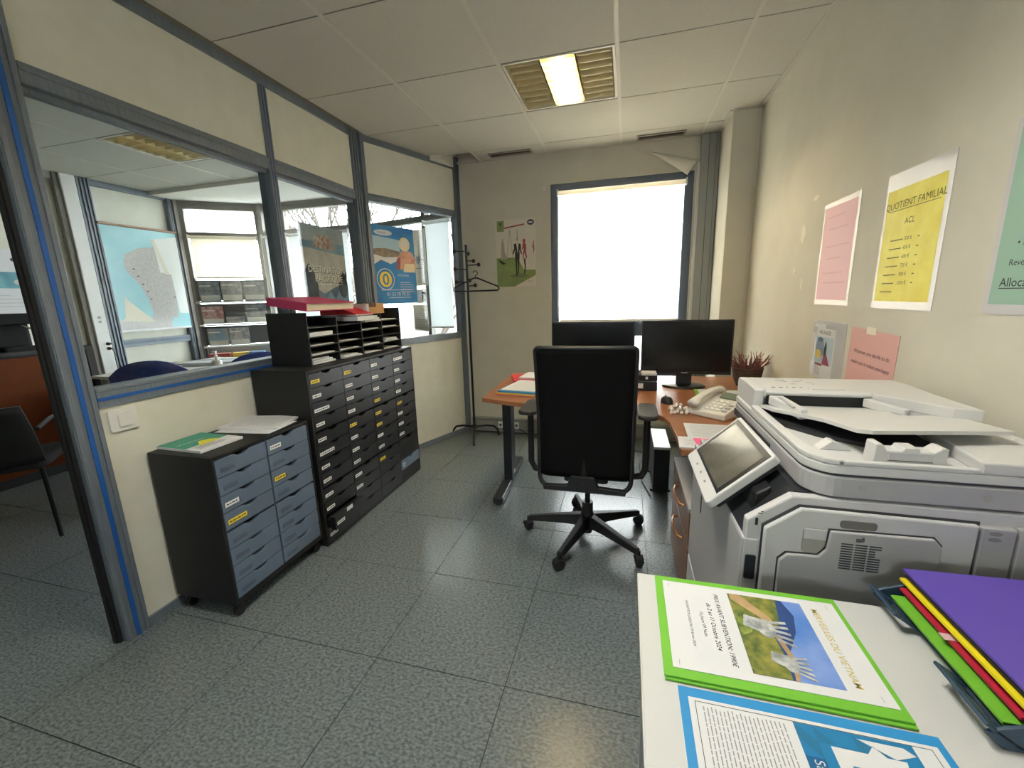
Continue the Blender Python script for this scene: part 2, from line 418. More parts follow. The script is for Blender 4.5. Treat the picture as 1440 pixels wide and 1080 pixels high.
# ---- neighbouring room: side wall with panels and posts
ws = sroot('wall_far_left', 'far side wall of the neighbouring room with grey posts')
G().box(XL-.12, XL, -4.6, 1.42, 0, H+.12).build('panel', M_panel, ws)
G().box(XL, XL+.03, -1.0, .36, H-.06, H).build('ceiling_rail', M_trunk, ws)
G().box(XL, XL+.05, .36, .40, 0, H).build('post', mat('taupe_post', '77726a', .6), ws, bevel=.004)
duct = G().box(XL, XL+.07, .40, .51, 0, H).build('cable_duct', M_white, ws, bevel=.006)
for z in (1.235, 1.195): G().lathe([(.012, 0), (.012, .004)], n=12, M=Matrix.Translation((XL+.07, .455, z)) @ Matrix.Rotation(math.pi/2, 4, 'Y')).build('socket', M_trunk, duct)
for z in (.985, .940): G().lathe([(.016, 0), (.016, .01), (.010, .03), (.006, .05)], n=12, M=Matrix.Translation((XL+.07, .475, z)) @ Matrix.Rotation(math.pi/2, 4, 'Y')).build('plug', M_black, duct)
G().tube([(XL+.115, .475, .94), (XL+.12, .50, .85), (XL+.10, .53, .70), (XL+.09, .53, .5)], .004).build('plug_cable', M_black, duct)
g = G().box(XL, XL+.05, .51, .62, 0, H)
for q in (.515, .545, .575, .602): g.box(XL+.05, XL+.062, q, q+.014, 0, H)
g.build('post', M_frame, ws, bevel=.003)
G().box(XL, XL+.04, .62, 1.30, H-.05, H).box(XL, XL+.04, .62, 1.30, .93, 1.0).build('rail', M_frame, ws, bevel=.003)
G().box(XL+.04, XL+.045, .62, 1.30, .955, .985).build('rail_dark_strip', M_dframe, ws)  # dark strip along the rail face
g = G().box(XL, XL+.05, 1.30, 1.345, 0, H).box(XL+.05, XL+.058, 1.305, 1.315, 0, H).box(XL+.05, XL+.058, 1.33, 1.34, 0, H); g.build('post', M_frame, ws, bevel=.003)
struct(G().box(XL-.12, XP, -4.75, -4.6, 0, H+.12).build('wall_far_rear', M_panel), 'rear wall of the neighbouring room')

# ---- bay windows of the neighbouring room
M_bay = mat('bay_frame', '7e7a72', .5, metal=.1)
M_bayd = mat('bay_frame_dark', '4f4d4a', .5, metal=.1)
def bay(name, label, a, b, z0, z1, tr, mulls, m):
    L = math.hypot(b[0]-a[0], b[1]-a[1]); r = sroot(name, label, (a[0], a[1], 0), math.atan2(b[1]-a[1], b[0]-a[0]))
    g = G(); t = .045
    g.box(0, L, 0, .07, z1, H+.02).box(0, L, 0, .07, 0, z0)
    window_frame(g, 0, L, z0, z1, t, 0, .07, ((tr, .06),), mulls)
    g.build('window_frame', m, r, bevel=.003)
    xs = [t]+[q for x, h in mulls for q in (x-h/2, x+h/2)]+[L-t]
    for k in range(0, len(xs), 2):
        G().box(xs[k], xs[k+1], .032, .038, z0+t, tr-.03).build('window_pane', M_glass, r)
        G().box(xs[k], xs[k+1], .032, .038, tr+.03, z1-t).build('window_pane', M_glass, r)
    return r
bay('window_2', 'bay window beside the wall map with clear strip on top', (-3.54, 1.40), (-2.93, 1.87), .80, 2.425, 2.105, (), M_bay)
bay('window_3', 'middle bay window looking out on bare branches', (-2.92, 1.90), (-1.62, 1.935), .80, 2.425, 2.135, ((.28, .06), ), M_bay)
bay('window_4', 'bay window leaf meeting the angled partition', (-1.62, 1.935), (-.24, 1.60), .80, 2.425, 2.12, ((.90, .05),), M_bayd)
struct(G().box(XL-.12, XL+.06, 1.36, 1.46, 0, H).build('trim_2', M_bay), 'pale post where the map wall meets the bay')
struct(G().box(-2.96, -2.88, 1.86, 1.97, 0, H).build('trim_3', M_bay), 'bay corner post beside the brochure rack')
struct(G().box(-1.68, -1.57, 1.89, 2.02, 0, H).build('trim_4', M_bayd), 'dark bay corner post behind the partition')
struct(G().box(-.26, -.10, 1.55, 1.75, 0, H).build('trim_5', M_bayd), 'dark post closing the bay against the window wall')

# ================================================================== LIGHTS AND CEILING FITTINGS
M_louv = mat('louvre_aluminium', 'cabf9b', .3, metal=.25)
M_rim = mat('lamp_rim', 'dedacd', .4)
M_tubeoff = mat('tube_unlit', 'd9d7cf', .35)
M_tube = mat('tube_lit', 'ffe6b4', .4, emit=LAMP_MAIN)
M_tube2 = mat('added_tube_lit', 'fff3dd', .4, emit=60)
def ceiling_light(cx, cy, label, tubes):
    t = thing('ceiling_light', label, 'ceiling light', (cx, cy, H), 0, 'recessed louvre ceiling lights')
    G().box(-.289, .289, -.289, .289, .085, .10).box(-.289, -.283, -.289, .289, .012, .085).box(.283, .289, -.289, .289, .012, .085).box(-.283, .283, -.289, -.283, .012, .085).box(-.283, .283, .283, .289, .012, .085).build('housing', M_rim, t)
    G().box(-.288, .288, -.288, -.276, .003, .012).box(-.288, .288, .276, .288, .003, .012).box(-.288, -.276, -.276, .276, .003, .012).box(.276, .288, -.276, .276, .003, .012).build('rim', M_rim, t)
    bx = (-.184, 0, .184)
    for k, x in enumerate(bx):
        hw = .088
        # curved reflector trough along y
        g = G(); n = 8; pr = []
        for q in range(n+1):
            a = math.pi*q/n; pr.append((x-hw*math.cos(a), .006+.066*math.sin(a)**.7))
        for q in range(n):
            (x0, z0), (x1, z1) = pr[q], pr[q+1]
            g.add([(x0, -.282, z0), (x1, -.282, z1), (x1, .282, z1), (x0, .282, z0)], [(0, 1, 2, 3)], 0, True)
        ref = g.build('reflector', M_louv, t)
        lb = G()
        lb.prism([(-.010, .052), (-.0015, .004), (.0015, .004), (.010, .052)], x-hw+.003, x+hw-.003, 'x')
        lm_ = lb.mesh('louvre_blade', M_louv)
        for q in range(8):
            inst(lm_, 'louvre_blade', t, (0, -.245+.07*q, 0))
        G().tube([(x, -.275, .054), (x, .275, .054)], .011, 10).build('lamp_tube', tubes[k], t)
    return t
ceiling_light(.9, .3, 'recessed louvre ceiling light with its middle tube glowing yellow, near the window', (M_tubeoff, M_tube, M_tubeoff))
lamp = ceiling_light(.9, -1.5, 'added louvre ceiling light out of view over the white table, all tubes lit', (M_tube2, M_tube2, M_tube2))  # out-of-view luminaire added to brighten the room, with an area light below
ld = bpy.data.lights.new('added_lamp_glow', 'AREA'); ld.shape = 'SQUARE'; ld.size = .54; ld.energy = ADDED_LAMP_W; ld.color = (1, 1, .975); ld.spread = math.radians(128)
lo = bpy.data.objects.new('added_lamp_glow', ld); COL.objects.link(lo); lo.parent = lamp; lo.location = (0, 0, .0015)
ceiling_light(-2.1, .3, 'unlit recessed louvre ceiling light in the neighbouring room', (M_tubeoff, M_tubeoff, M_tubeoff))

def air_vent(x0, x1, y0, y1, label):
    t = thing('air_vent', label, 'air vent', ((x0+x1)/2, (y0+y1)/2, H), 0, 'slot vents in the ceiling')
    a, b = (x1-x0)/2, (y1-y0)/2
    G().box(-a, a, -b, -b+.018, -.004, .018).box(-a, a, b-.018, b, -.004, .018).box(-a, -a+.014, -b+.018, b-.018, -.004, .018).box(a-.014, a, -b+.018, b-.018, -.004, .018).build('vent_frame', mat('vent_taupe', '9a948a', .5), t)
    G().box(-a, a, -b, b, .018, .025).build('vent_duct', M_seal, t)
    for q in (-.012, .012): G().box(-a+.014, a-.014, q-.004, q+.004, .0, .012).build('vent_slat', mat('vent_dark', '4d4943', .6), t)
air_vent(.115, .485, 1.275, 1.375, 'grey slot air vent in the ceiling above the city poster')
air_vent(1.32, 1.675, 1.285, 1.385, 'grey slot air vent in the ceiling above the loose wallpaper')

# ---- roller blinds
def roller_blind(name, label, loc, rz, w, h, m, group=None, bar='white'):
    t = thing(name, label, 'roller blind', loc, rz, group)      # origin: top left, hangs down, faces -y
    G().tube([(0, 0, -.02), (w, 0, -.02)], .018, 12).build('roller_tube', m, t)
    G().box(.012, w-.012, .004, .006, -h, -.02).build('blind_fabric', m, t)
    G().box(.006, w-.006, -.004, .012, -h-.014, -h+.004).build('hem_bar', M_white, t, bevel=.002)
    for x in (-.012, w): G().box(x, x+.012, -.022, .028, -.045, .008).build('bracket', M_white, t, bevel=.003)
    G().tube([(-.004, -.026, -.02), (-.004, -.028, -h*.5), (-.004, -.026, -h*.97)], .0022, 6).build('pull_cord', M_white, t)
    return t
roller_blind('roller_blind', 'large cream roller blind glowing in the window', (.690, YW-.032, 2.188), 0, 1.012, 1.095, M_blinde)
M_blindw = blind_mat('blind_white', 'eff1f1', .36)
M_blindc = blind_mat('blind_cream', 'f9f4e8', .42)
d2 = math.atan2(.47, .61); c2, s2 = math.cos(d2), math.sin(d2)
roller_blind('roller_blind', 'cream roller blind half down above the brochure rack', (-3.54+.06*c2+.03*s2, 1.40+.06*s2-.03*c2, 2.095), d2, .66, .46, M_blindc, 'bay blinds')
roller_blind('roller_blind', 'narrow white roller blind hanging straight down at the bay corner', (-2.90, 1.865, 2.11), .03, .26, .95, M_blindw, 'bay blinds')
roller_blind('roller_blind', 'white roller blind behind the tropical travel poster', (-2.56, 1.87, 2.11), .03, .80, .95, M_blindw, 'bay blinds')
d4 = math.atan2(-.335, 1.38)
roller_blind('roller_blind', 'tall white roller blind beside the coat stand, behind the glass', (-1.62+.945*math.cos(d4)-.04*math.sin(-d4), 1.935+.945*math.sin(d4)-.04, 2.085), d4, .315, 1.05, M_blindw, 'bay blinds')

# ---- outdoors
struct(G().box(-40, 40, 3, 60, -3.7, -3.6).build('ground', mat('asphalt', '6f6f6c', .9)), 'grey street below the windows')
M_bark = mat('bark', '3b332c', .9, var='2d2620', scale=12)
M_fac = mat('facade', '857d6b', .85, var='7a7260', scale=3)
def building(x0, x1, y, z1, label):
    t = thing('building', label, 'building', ((x0+x1)/2, y, -3.6)); hw = (x1-x0)/2; h = z1+3.6
    G().box(-hw, hw, 0, 4, 0, h).build('wall', M_fac, t)
    G().box(-hw-.15, hw+.15, -.15, 4.15, h, h+.18).build('roof', mat('roof_edge', '8d8579', .8), t)
    for fz in (1.2, 4.0):
        for k in range(int(hw*2/1.6)):
            x = -hw+.5+1.6*k
            f = G().box(x, x+.9, -.05, .0, fz, fz+1.3).build('window', M_white, t)
            G().box(x+.08, x+.82, -.06, -.05, fz+.08, fz+1.22).build('pane', mat('far_pane', '6c7780', .2), f)
    for k in range(3): G().box(-hw, hw, -.03, 0, 3.15+.18*k, 3.15+.18*k+.15).build('stone_course', mat('stone', '6f6a60', .9), t)
building(-14.0, -2.2, 14.0, 2.6, 'beige building across the street behind the bay windows')
def tree(x, y, h, seed, label):
    r = random.Random(seed); t = thing('bare_tree', label, 'tree', (x, y, -3.6), 0, 'bare trees outside the bay windows'); g = G(); tw = G()
    def grow(p, d, ln, rad, lev):
        q = p+d*ln
        (g if lev < 2 else tw).tube([p, (p+q)/2+Vector((r.uniform(-1, 1), r.uniform(-1, 1), 0))*ln*.05, q], [rad, rad*.85, rad*.7], 5, 0)
        if lev == 6: return
        for k in range(3 if lev < 5 else 2):
            e = (d+Vector((r.uniform(-1, 1), r.uniform(-1, 1), r.uniform(-.25, .7)))*.75).normalized()
            grow(p+d*ln*r.uniform(.55, 1), e, ln*r.uniform(.62, .82), rad*.6, lev+1)
    grow(Vector((0, 0, 0)), Vector((0, 0, 1)), h*.36, .11, 0)
    tr = g.build('trunk', M_bark, t); tw.build('branches', M_bark, t, kind='stuff')
tree(-6.4, 7.4, 9, 3, 'bare winter tree seen through the middle bay window')
tree(-3.9, 7.2, 9, 11, 'bare winter tree seen above the blue travel poster')

# ================================================================== LEFT SIDE: CABINETS
def drawer_front(w, h, t, dip, mi=0, mat_=None):
    a, b = .36*w, .66*w; pts = [(0, 0), (w, 0), (w, h)]
    for k in range(9):
        u = 1-k/8; pts.append((a+(b-a)*u, h-dip*(math.sin(math.pi*u)**.8)))
    pts.append((0, h))
    return G().prism(pts, 0, t, 'x')
def sticker(parent, y0, y1, z0, z1, x, m, name='label'):
    g = G().box(x, x+.0008, y0, y1, z0, z1, 0)
    zc = (z0+z1)/2
    yy = y0+.006
    while yy < y1-.010:
        e = min(yy+rnd.uniform(.006, .016), y1-.005); g.box(x+.0008, x+.0012, yy, e, zc-.0025, zc+.0025, 1); yy = e+.004
    return g.build(name, [m, M_ink], parent)
M_lw = mat('label_white', 'e9e9e6', .6); M_ly = mat('label_yellow', 'e3c93c', .6)
M_cab = mat('black_cabinet', '101011', .55, bump=.08, bscale=600)
M_cabd = mat('black_drawer', '121214', .42)

# blue-grey drawer cabinet on castors
BX0, BX1, BY0, BY1, BZ0, BZ1 = -.61, -.275, -1.198, -.675, .065, .728
bc = thing('drawer_cabinet', 'low black cabinet on castors with slate blue wavy drawers', 'cabinet', ((BX0+BX1)/2, (BY0+BY1)/2, 0))
ox, oy = (BX0+BX1)/2, (BY0+BY1)/2
def L(g): return g
x0, x1, y0, y1 = BX0-ox, BX1-ox, BY0-oy, BY1-oy
G().box(x0, x1, y0, y0+.012, BZ0, BZ1).box(x0, x1, y1-.012, y1, BZ0, BZ1).box(x0, x1, y0+.012, y1-.012, BZ1-.014, BZ1).box(x0, x1, y0+.012, y1-.012, BZ0, BZ0+.03).box(x0, x0+.01, y0+.012, y1-.012, BZ0+.03, BZ1-.014).box(x0+.01, x1-.045, y0+.012, y1-.012, BZ0+.03, BZ1-.014).build('body', M_cab, bc, bevel=.002)
cw = (y1-y0-.024-.004)/2
for c in range(2):
    for r in range(8):
        hh = .0765; zt = BZ1-.016-(r+1)*hh-(.008 if r > 3 else 0)
        d = drawer_front(cw-.003, hh-.003, .03, .016).build('drawer', M_bluedr, bc, bevel=.0015, loc=(x1-.030, y0+.0135+c*(cw+.004), zt))
        G().box(.030, .0308, .02, .085, .018, .032).box(.030, .0308, .02, .085, .036, .038).build('label_holder', mat('slate_blue_dark', '4c5a6d', .5), d)
        lab = {(0, 2): M_lw, (0, 3): M_ly, (1, 0): M_lw, (1, 2): M_ly}.get((c, r))
        if lab: sticker(d, .012, .075 if c or r != 3 else .10, .022, .042, .0312, lab)
for sx, sy in ((x0+.04, y0+.028), (x1-.028, y0+.028), (x0+.04, y1-.028), (x1-.028, y1-.028)):
    c = G().lathe([(.006, .035), (.006, .065)], (sx, sy, 0), 8).build('castor', M_black, bc)
    for q in (-.011, .003): G().lathe([(.020, 0), (.025, .002), (.025, .006), (.020, .008)], n=14, M=Matrix.Translation((sx+q, sy, .0251)) @ Matrix.Rotation(math.pi/2, 4, 'Y')).build('castor_wheel', M_black, c)

# tall black drawer cabinet
KX0, KX1, KY0, KY1, KZ = -.61, -.265, -.655, .425, .975
kc = thing('drawer_cabinet', 'wide black filing cabinet of many small labelled drawers', 'cabinet', ((KX0+KX1)/2, (KY0+KY1)/2, 0))
ox, oy = (KX0+KX1)/2, (KY0+KY1)/2; x0, x1, y0, y1 = KX0-ox, KX1-ox, KY0-oy, KY1-oy
G().box(x0, x1, y0, y0+.012, 0, KZ).box(x0, x1, y1-.012, y1, 0, KZ).box(x0, x1, y0+.012, y1-.012, KZ-.014, KZ).box(x0, x1, y0+.012, y1-.012, 0, .025).box(x0, x1-.045, y0+.012, y1-.012, .025, KZ-.014).build('body', M_cab, kc, bevel=.002)
cw = (y1-y0-.024)/4; hh = (KZ-.014-.025-.016)/12
labs = ['YWLWWLWWWWOW', 'YWWWYWWWWW..', 'WWWYYYWWY...', 'LWWWYWWWB.S.']
dm = drawer_front(cw-.004, hh-.003, .03, .013).mesh('drawer', M_cabd)
for c in range(4):
    G().box(x1-.045, x1-.032, y0+.012+c*cw-.003, y0+.012+c*cw+.003, .025, KZ-.014).build('divider', M_cab, kc)
    for r in range(12):
        z = KZ-.015-(r+1)*hh-(r//4)*.008; k = labs[c][r]
        yy = y0+.014+c*cw
        if c == 3 and r in (9, 11): continue
        if k == 'B':
            d = drawer_front(cw-.004, 2*hh-.003, .03, .016).build('drawer', M_cabd, kc, loc=(x1-.030, yy, z-hh)); G().box(.03, .032, .03, cw-.05, .02, .1).build('drawer_panel', M_cab, d); continue
        if k == 'S':
            d = drawer_front(cw-.004, 1.0*hh-.003, .03, .016).build('drawer', M_bluedr, kc, loc=(x1-.028, yy, z-.0*hh), label='slate blue drawer at the bottom'); sticker(d, .015, .05, .02, .05, .03, mat('label_blue', 'a9bccb', .6))
            G().box(x1-.045, x1-.002, yy, yy+cw-.004, .026, z-.003).build('plinth', M_cab, kc); continue
        off = .055 if k == 'O' else 0
        d = inst(dm, 'drawer', kc, (x1-.030+off, yy, z))
        if off:
            G().box(-.10, 0, .01, cw-.014, .004, hh*.6).build('tray', M_cabd, d)
            G().box(.03, .031, .10, .15, hh*.75, hh*1.05).build('paper_tab', M_paper, d)
        if k in 'WLYO': sticker(d, .012, {'L': .125}.get(k, .075), .022, .040, .0302, M_ly if k == 'Y' else M_lw)

# pigeon-hole sorter on top of it
SX0, SX1, SY0, SY1, SZ0, SZ1 = -.605, -.345, -.515, .430, KZ+.0005, 1.262
so = thing('paper_sorter', 'black pigeon-hole paper sorter standing on the black filing cabinet', 'sorter', ((SX0+SX1)/2, (SY0+SY1)/2, SZ0))
ox, oy = (SX0+SX1)/2, (SY0+SY1)/2; x0, x1, y0, y1 = SX0-ox, SX1-ox, SY0-oy, SY1-oy; hz = SZ1-SZ0
for yy in (y0, y1-.008): G().box(x0, x1, yy, yy+.008, 0, hz).build('side_panel', M_cab, so, bevel=.002)
G().box(x0, x0+.006, y0+.008, y1-.008, 0, hz-.03).build('back_panel', M_cab, so)
cw = (y1-y0-.016)/4; rows = 5; rh = (hz-.035)/rows
for k in range(rows+1):
    if k < rows: G().box(x0+.006, x1-.004, y0+.008, y1-.008, k*rh, k*rh+.005).build('shelf', M_cab, so)
for c in range(1, 4): G().box(x0+.006, x1-.002, y0+.008+c*cw-.003, y0+.008+c*cw+.003, .005, hz-.035).build('divider', M_cab, so)
slots = [(0, 3, .022, 0), (0, 2, .004, 0), (0, 1, .006, 0), (0, 0, .035, 0), (1, 2, .006, 1), (1, 1, .005, 0), (1, 0, .02, 1), (2, 4, .04, 1), (2, 3, .004, 0), (2, 1, .008, 0), (2, 0, .006, 1), (3, 4, .005, 0), (3, 3, .006, 0), (3, 1, .025, 1), (3, 0, .006, 0)]
colname = ['first', 'second', 'third', 'fourth']; rowname = ['bottom', 'second', 'middle', 'fourth', 'top']
for c, r, t, loose in slots:
    yb = SY0+.008+c*cw+.02; yt = yb+cw-.05; zb = SZ0+r*rh+.0055; px = SX1-.008+(.012 if loose else -.004)
    g = G()
    if t > .03 or loose:
        for q in range(3):
            a = rnd.uniform(-.012, .012); zq = zb+q*t/3
            g.box(px-.20+a, px+a, yb+q*.004, yt-.02*q, zq, zq+t/3*.8)
    else: g.box(px-.20, px, yb, yt, zb, zb+t)
    tag(g.build('paper_stack', M_paper), 'white papers in the %s slot of the %s column of the black sorter' % (rowname[r], ['cabinet-end', 'second', 'third', 'coat-stand-end'][c]), 'papers', 'papers in the sorter')

# things lying on the sorter
def leaf(name, label, cat, loc, rz, w, d, t, m, group=None, bevel=0, tilt=0, mats=None):
    o = G().box(-w/2, w/2, -d/2, d/2, 0, t).build(name, m, bevel=bevel); o.location = loc; o.rotation_euler = (0, tilt, rz)
    return tag(o, label, cat, group)
M_pink = mat('pink_card', 'b5365d', .6); M_red = mat('red_card', 'c02a33', .6)
b = thing('ring_binder', 'dark pink binder lying across the black sorter', 'binder', (-.47, -.285, SZ1+.001), 0)
G().box(-.15, .135, -.19, .17, .040, .044).build('cover', M_pink, b); G().box(-.15, .135, -.19, .17, 0, .004).build('cover', M_pink, b)
G().box(-.145, .128, -.185, .165, .004, .040).build('pages', mat('cream_pages', 'd8cdb4', .8), b); G().box(-.15, .135, -.197, -.19, 0, .044).build('spine', M_pink, b)
b.rotation_euler = (0, .13, -.10); b.location.z += .022
b = thing('folder', 'red folder bulging open on the sorter beside the pink binder', 'folder', (-.455, -.03, SZ1-.028), 0)
G().prism([(-.13, 0), (.13, 0), (.13, .005), (0, .045), (-.13, .05)], -.085, .085, 'y').build('cover', M_red, b)
G().box(-.125, .125, -.08, .10, -.007, 0).build('papers', M_paper, b)
o = leaf('paper_stack', 'stack of magazines sticking out under the red folder', 'papers', (-.44, -.045, SZ1-.0355), .06, .26, .19, .026, M_paper); o.location.z = SZ1-.066
b = thing('cardboard_box', 'small brown cardboard box on the sorter end', 'box', (-.49, .20, SZ1-.034), 0)
G().box(-.09, .09, -.12, .12, 0, .07).build('carton', M_card, b, bevel=.002); G().box(-.092, .092, -.125, .02, .045, .073).build('dark_sleeve', mat('brown_dark', '4b3524', .7), b)
b = thing('paper_stack', 'white envelopes standing between red folder and cardboard box', 'papers', (-.47, .065, SZ1-.034))
for k in range(4): G().box(-.11, .11, -.012+.007*k, -.008+.007*k, 0, .065+.004*(k % 2)).build('envelope', M_paper, b)

# on the blue cabinet
mg = thing('magazine', 'green covered magazine on the blue drawer cabinet', 'magazine', (-.486, -1.065, BZ1+.0008), 0)
G().box(-.125, .125, -.095, .095, 0, .010).build('pages', M_paper, mg)
s = Sheet((-.125, -.095, .0102), (0, 1, 0), (-1, 0, 0)); s.O = Vector((.125, -.095, .0102))
s.rect(0, 0, .19, .25, 0, 0); s.rect(0, .085, .19, .25, 1, 1); s.poly([(.05, .07), (.15, .075), (.13, .12), (.09, .135)], 2, 2); s.text('Vacances', .02, .15, .03, 3, 2); s.lines(.02, .06, .15, 3, .015, .006, 4, 2)
s.g.build('cover', [M_paper, mat('cover_green', '2f8f78', .45), mat('cover_yellow', 'd8d23c', .5), M_paper, M_greyink], mg)
mg.rotation_euler = (0, 0, -.03)
def printed(name, label, cat, loc, rz, w, h, t=.0012, lines=14, m=None, group=None, margin=.02, seed=1):
    """a sheet lying flat, text running along local x"""
    o = thing(name, label, cat, loc, rz, group)
    s = Sheet((-w/2, -h/2, t), (1, 0, 0), (0, 1, 0)); s.slab(w, h, t).build('sheet', m or M_paper, o)
    s.lines(margin, h-margin-.01, w-margin, lines, (h-2*margin)/lines, .0022, 0, 1, seed); s.g.build('print', [M_greyink], o)
    return o
printed('document', 'loose printed sheet half under the white document on the blue cabinet', 'document', (-.445, -.815, BZ1+.0008), -1.45, .20, .285, lines=10, seed=3)
o = printed('document', 'thick white printed document on the blue cabinet against the black one', 'document', (-.475, -.765, BZ1+.0025), -1.35, .21, .297, .009, 16, seed=4)

# light switch on the partition
sw = thing('light_switch', 'white square rocker switch on the cream partition panel', 'light switch', (XP-.006, -1.245, .885))
G().prism(rrect(-.048, -.043, .048, .043, .008), 0, .012, 'x').build('plate', M_white, sw, bevel=.002)
G().prism(rrect(-.022, -.026, .026, .026, .003), .012, .018, 'x').build('rocker', M_white, sw, bevel=.002)

# posters on the far side of the partition glass
M_p1 = mat('print_storm', 'a5b2be', .5, var='c3ccd3', scale=8, thin=.25); M_p2 = mat('print_rock', 'c2beb9', .5, var='d8d3cb', scale=14, thin=.25); M_p3 = mat('print_navy', '5f748c', .5, var='7f98ae', scale=10, thin=.25)
M_p4 = mat('print_flower', 'd9c5b6', .5, var='a07876', scale=30, thin=.25); M_cream = mat('print_cream', 'f2ebdc', .6, thin=.4); M_p5 = mat('print_sea', '93b5cc', .5, var='7599b4', scale=9, thin=.25); M_dark = mat('print_dark', '2a333d', .5)
def wall_sheet(name, label, cat, O, U, V, w, h, m, t=.0012, group=None):
    s = Sheet(O, U, V); root = thing(name, label, cat, tuple(O), 0, group); s.O = Vector((0, 0, 0))
    s.slab(w, h, t).build('sheet', m, root); s.root = root
    return s
s = wall_sheet('travel_poster', 'grey blue travel poster reading Destination Pacifique on the partition glass', 'poster', (XB+.030, -.115, 1.30), (0, 1, 0), (0, 0, 1), .42, .50, M_p2)
s.rect(0, .385, .42, .50, 1, 1); s.poly([(0, .36), (.42, .33), (.42, .40), (0, .40)], 5, 2); s.poly([(.10, .37), (.16, .44), (.27, .45), (.33, .36), (.2, .355)], 3, 3); s.text('PACK', .12, .40, .05, 4, 4)
s.poly([(0, 0), (.42, 0), (.42, .10), (.3, .12), (.17, .07), (0, .16)], 2, 1); s.poly([(0, 0), (.11, 0), (.12, .12), (.09, .22), (.05, .26), (0, .2)], 6, 2)
s.poly([(.16, .01), (.23, .09), (.28, .03), (.33, .11), (.40, .02), (.38, 0), (.18, 0)], 5, 2); s.oval(.37, .12, .05, .08, 6, 3); s.oval(.39, .20, .03, .035, 6, 3)
s.text('DESTINATION', .225, .205, .056, 6, 3, 'CENTER', 0, .05); s.text('DESTINATION', .222, .207, .056, 7, 5, 'CENTER', 0, .012); s.text('PACIFIQUE', .235, .145, .056, 6, 3, 'CENTER', 0, .05); s.text('PACIFIQUE', .232, .147, .056, 7, 5, 'CENTER', 0, .012); s.rect(.12, .13, .37, .135, 4, 4)
s.g.build('print', [M_p2, M_p1, M_p3, M_p4, M_cream, M_p5, M_dark, mat('letter_cream', 'fbf6ea', .6)], s.root)
U2 = Vector((math.cos(ang), math.sin(ang), 0)); N2 = Vector((math.sin(ang), -math.cos(ang), 0))
O2 = Vector((ax, ay, 0))+U2*.015-N2*.024; M_sky = mat('print_blue', '3186bd', .5, var='4a9ac9', scale=5, thin=.4)
s = wall_sheet('travel_poster', 'bright blue beach travel poster with a person in a straw hat', 'poster', (O2.x, O2.y, 1.29), U2, (0, 0, 1), .41, .60, M_sky)
s.poly([(0, .33), (.26, .33), (.26, .50), (0, .52)], 1, 1); s.poly([(0, .33), (.26, .33), (.26, .41), (.12, .43), (0, .42)], 2, 2); s.poly([(0, .30), (.07, .34), (.16, .31), (.26, .35), (.26, .37), (.1, .36), (0, .38)], 3, 3)
s.oval(.31, .47, .055, .055, 4, 4); s.oval(.31, .475, .028, .032, 3, 5); s.poly([(.22, .27), (.41, .27), (.41, .36), (.38, .41), (.33, .425), (.27, .41), (.23, .36)], 5, 3.5); s.poly([(.28, .25), (.40, .25), (.40, .32), (.30, .32)], 4, 4); s.poly([(.21, .27), (.25, .27), (.26, .37), (.22, .35)], 6, 4)
s.oval(.11, .545, .085, .022, 3, 2); s.text('France', .055, .537, .028, 0, 3)
s.oval(.10, .19, .085, .085, 3, 4, 28); s.oval(.10, .19, .078, .078, 0, 5, 28); s.oval(.10, .19, .058, .06, 7, 6, 24); s.oval(.10, .19, .030, .045, 0, 7); s.oval(.10, .19, .014, .03, 7, 8)
s.text('VOYAGES', .22, .215, .026, 3, 2); s.lines(.24, .165, .39, 5, .018, .004, 3, 2); s.text('01 53 78 78 25', .10, .062, .038, 3, 2); s.rect(.12, .045, .34, .049, 3, 2); s.rect(.05, .105, .36, .109, 3, 2)
s.g.build('print', [M_sky, mat('print_paleblue', '9dbccb', .5), mat('print_dune', '5a5045', .5, var='8b7a60', scale=20), M_paper, mat('print_straw', 'd9c79f', .5), mat('print_shirt', 'b97f6c', .5, var='cf9f80', scale=25), mat('print_wine', '8a4a52', .5), mat('print_yellow', 'e6c83a', .5)], s.root)

# ================================================================== WINDOW WALL
M_pos = mat('poster_paper', 'd6d0c2', .7); M_pg = mat('print_green', '8a9c63', .7, var='7c8f58', scale=10); M_pr = mat('print_red', 'a4454d', .7); M_pn = mat('print_charcoal', '34312f', .7); M_pl = mat('print_tower', 'a9a298', .7)
M_pd = mat('print_green_dark', '6d7f4e', .7); M_pb = mat('print_indigo', '3c4366', .7)
s = wall_sheet('city_poster', 'pale city poster of two strolling figures on a green lawn', 'poster', (.108, YW-.0015, 1.405), (1, 0, 0), (0, 0, 1), .372, .592, M_pos)
s.poly([(.003, .003), (.17, .003), (.369, .10), (.369, .145), (.26, .15), (.20, .26), (.003, .262)], 1, 1)
s.oval(.21, .097, .085, .018, 2, 2); s.rect(.015, .49, .082, .582, 1, 1); s.oval(.048, .555, .008, .012, 4, 2); s.rect(.046, .51, .050, .55, 4, 2); s.poly([(.083, .512), (.27, .536), (.27, .548), (.083, .524)], 3, 1); s.oval(.328, .555, .032, .024, 6, 1); s.rect(.31, .548, .345, .561, 0, 2)
s.poly([(.045, .25), (.085, .25), (.078, .38), (.062, .44), (.052, .38)], 5, 1.5); s.poly([(.068, .25), (.105, .25), (.09, .30), (.08, .31)], 5, 2); s.poly([(.10, .255), (.106, .255), (.13, .47), (.134, .47), (.155, .26), (.16, .26), (.137, .50), (.128, .50)], 5, 1.7); s.poly([(.02, .25), (.035, .22), (.07, .20), (.09, .21), (.05, .235)], 4, 2)
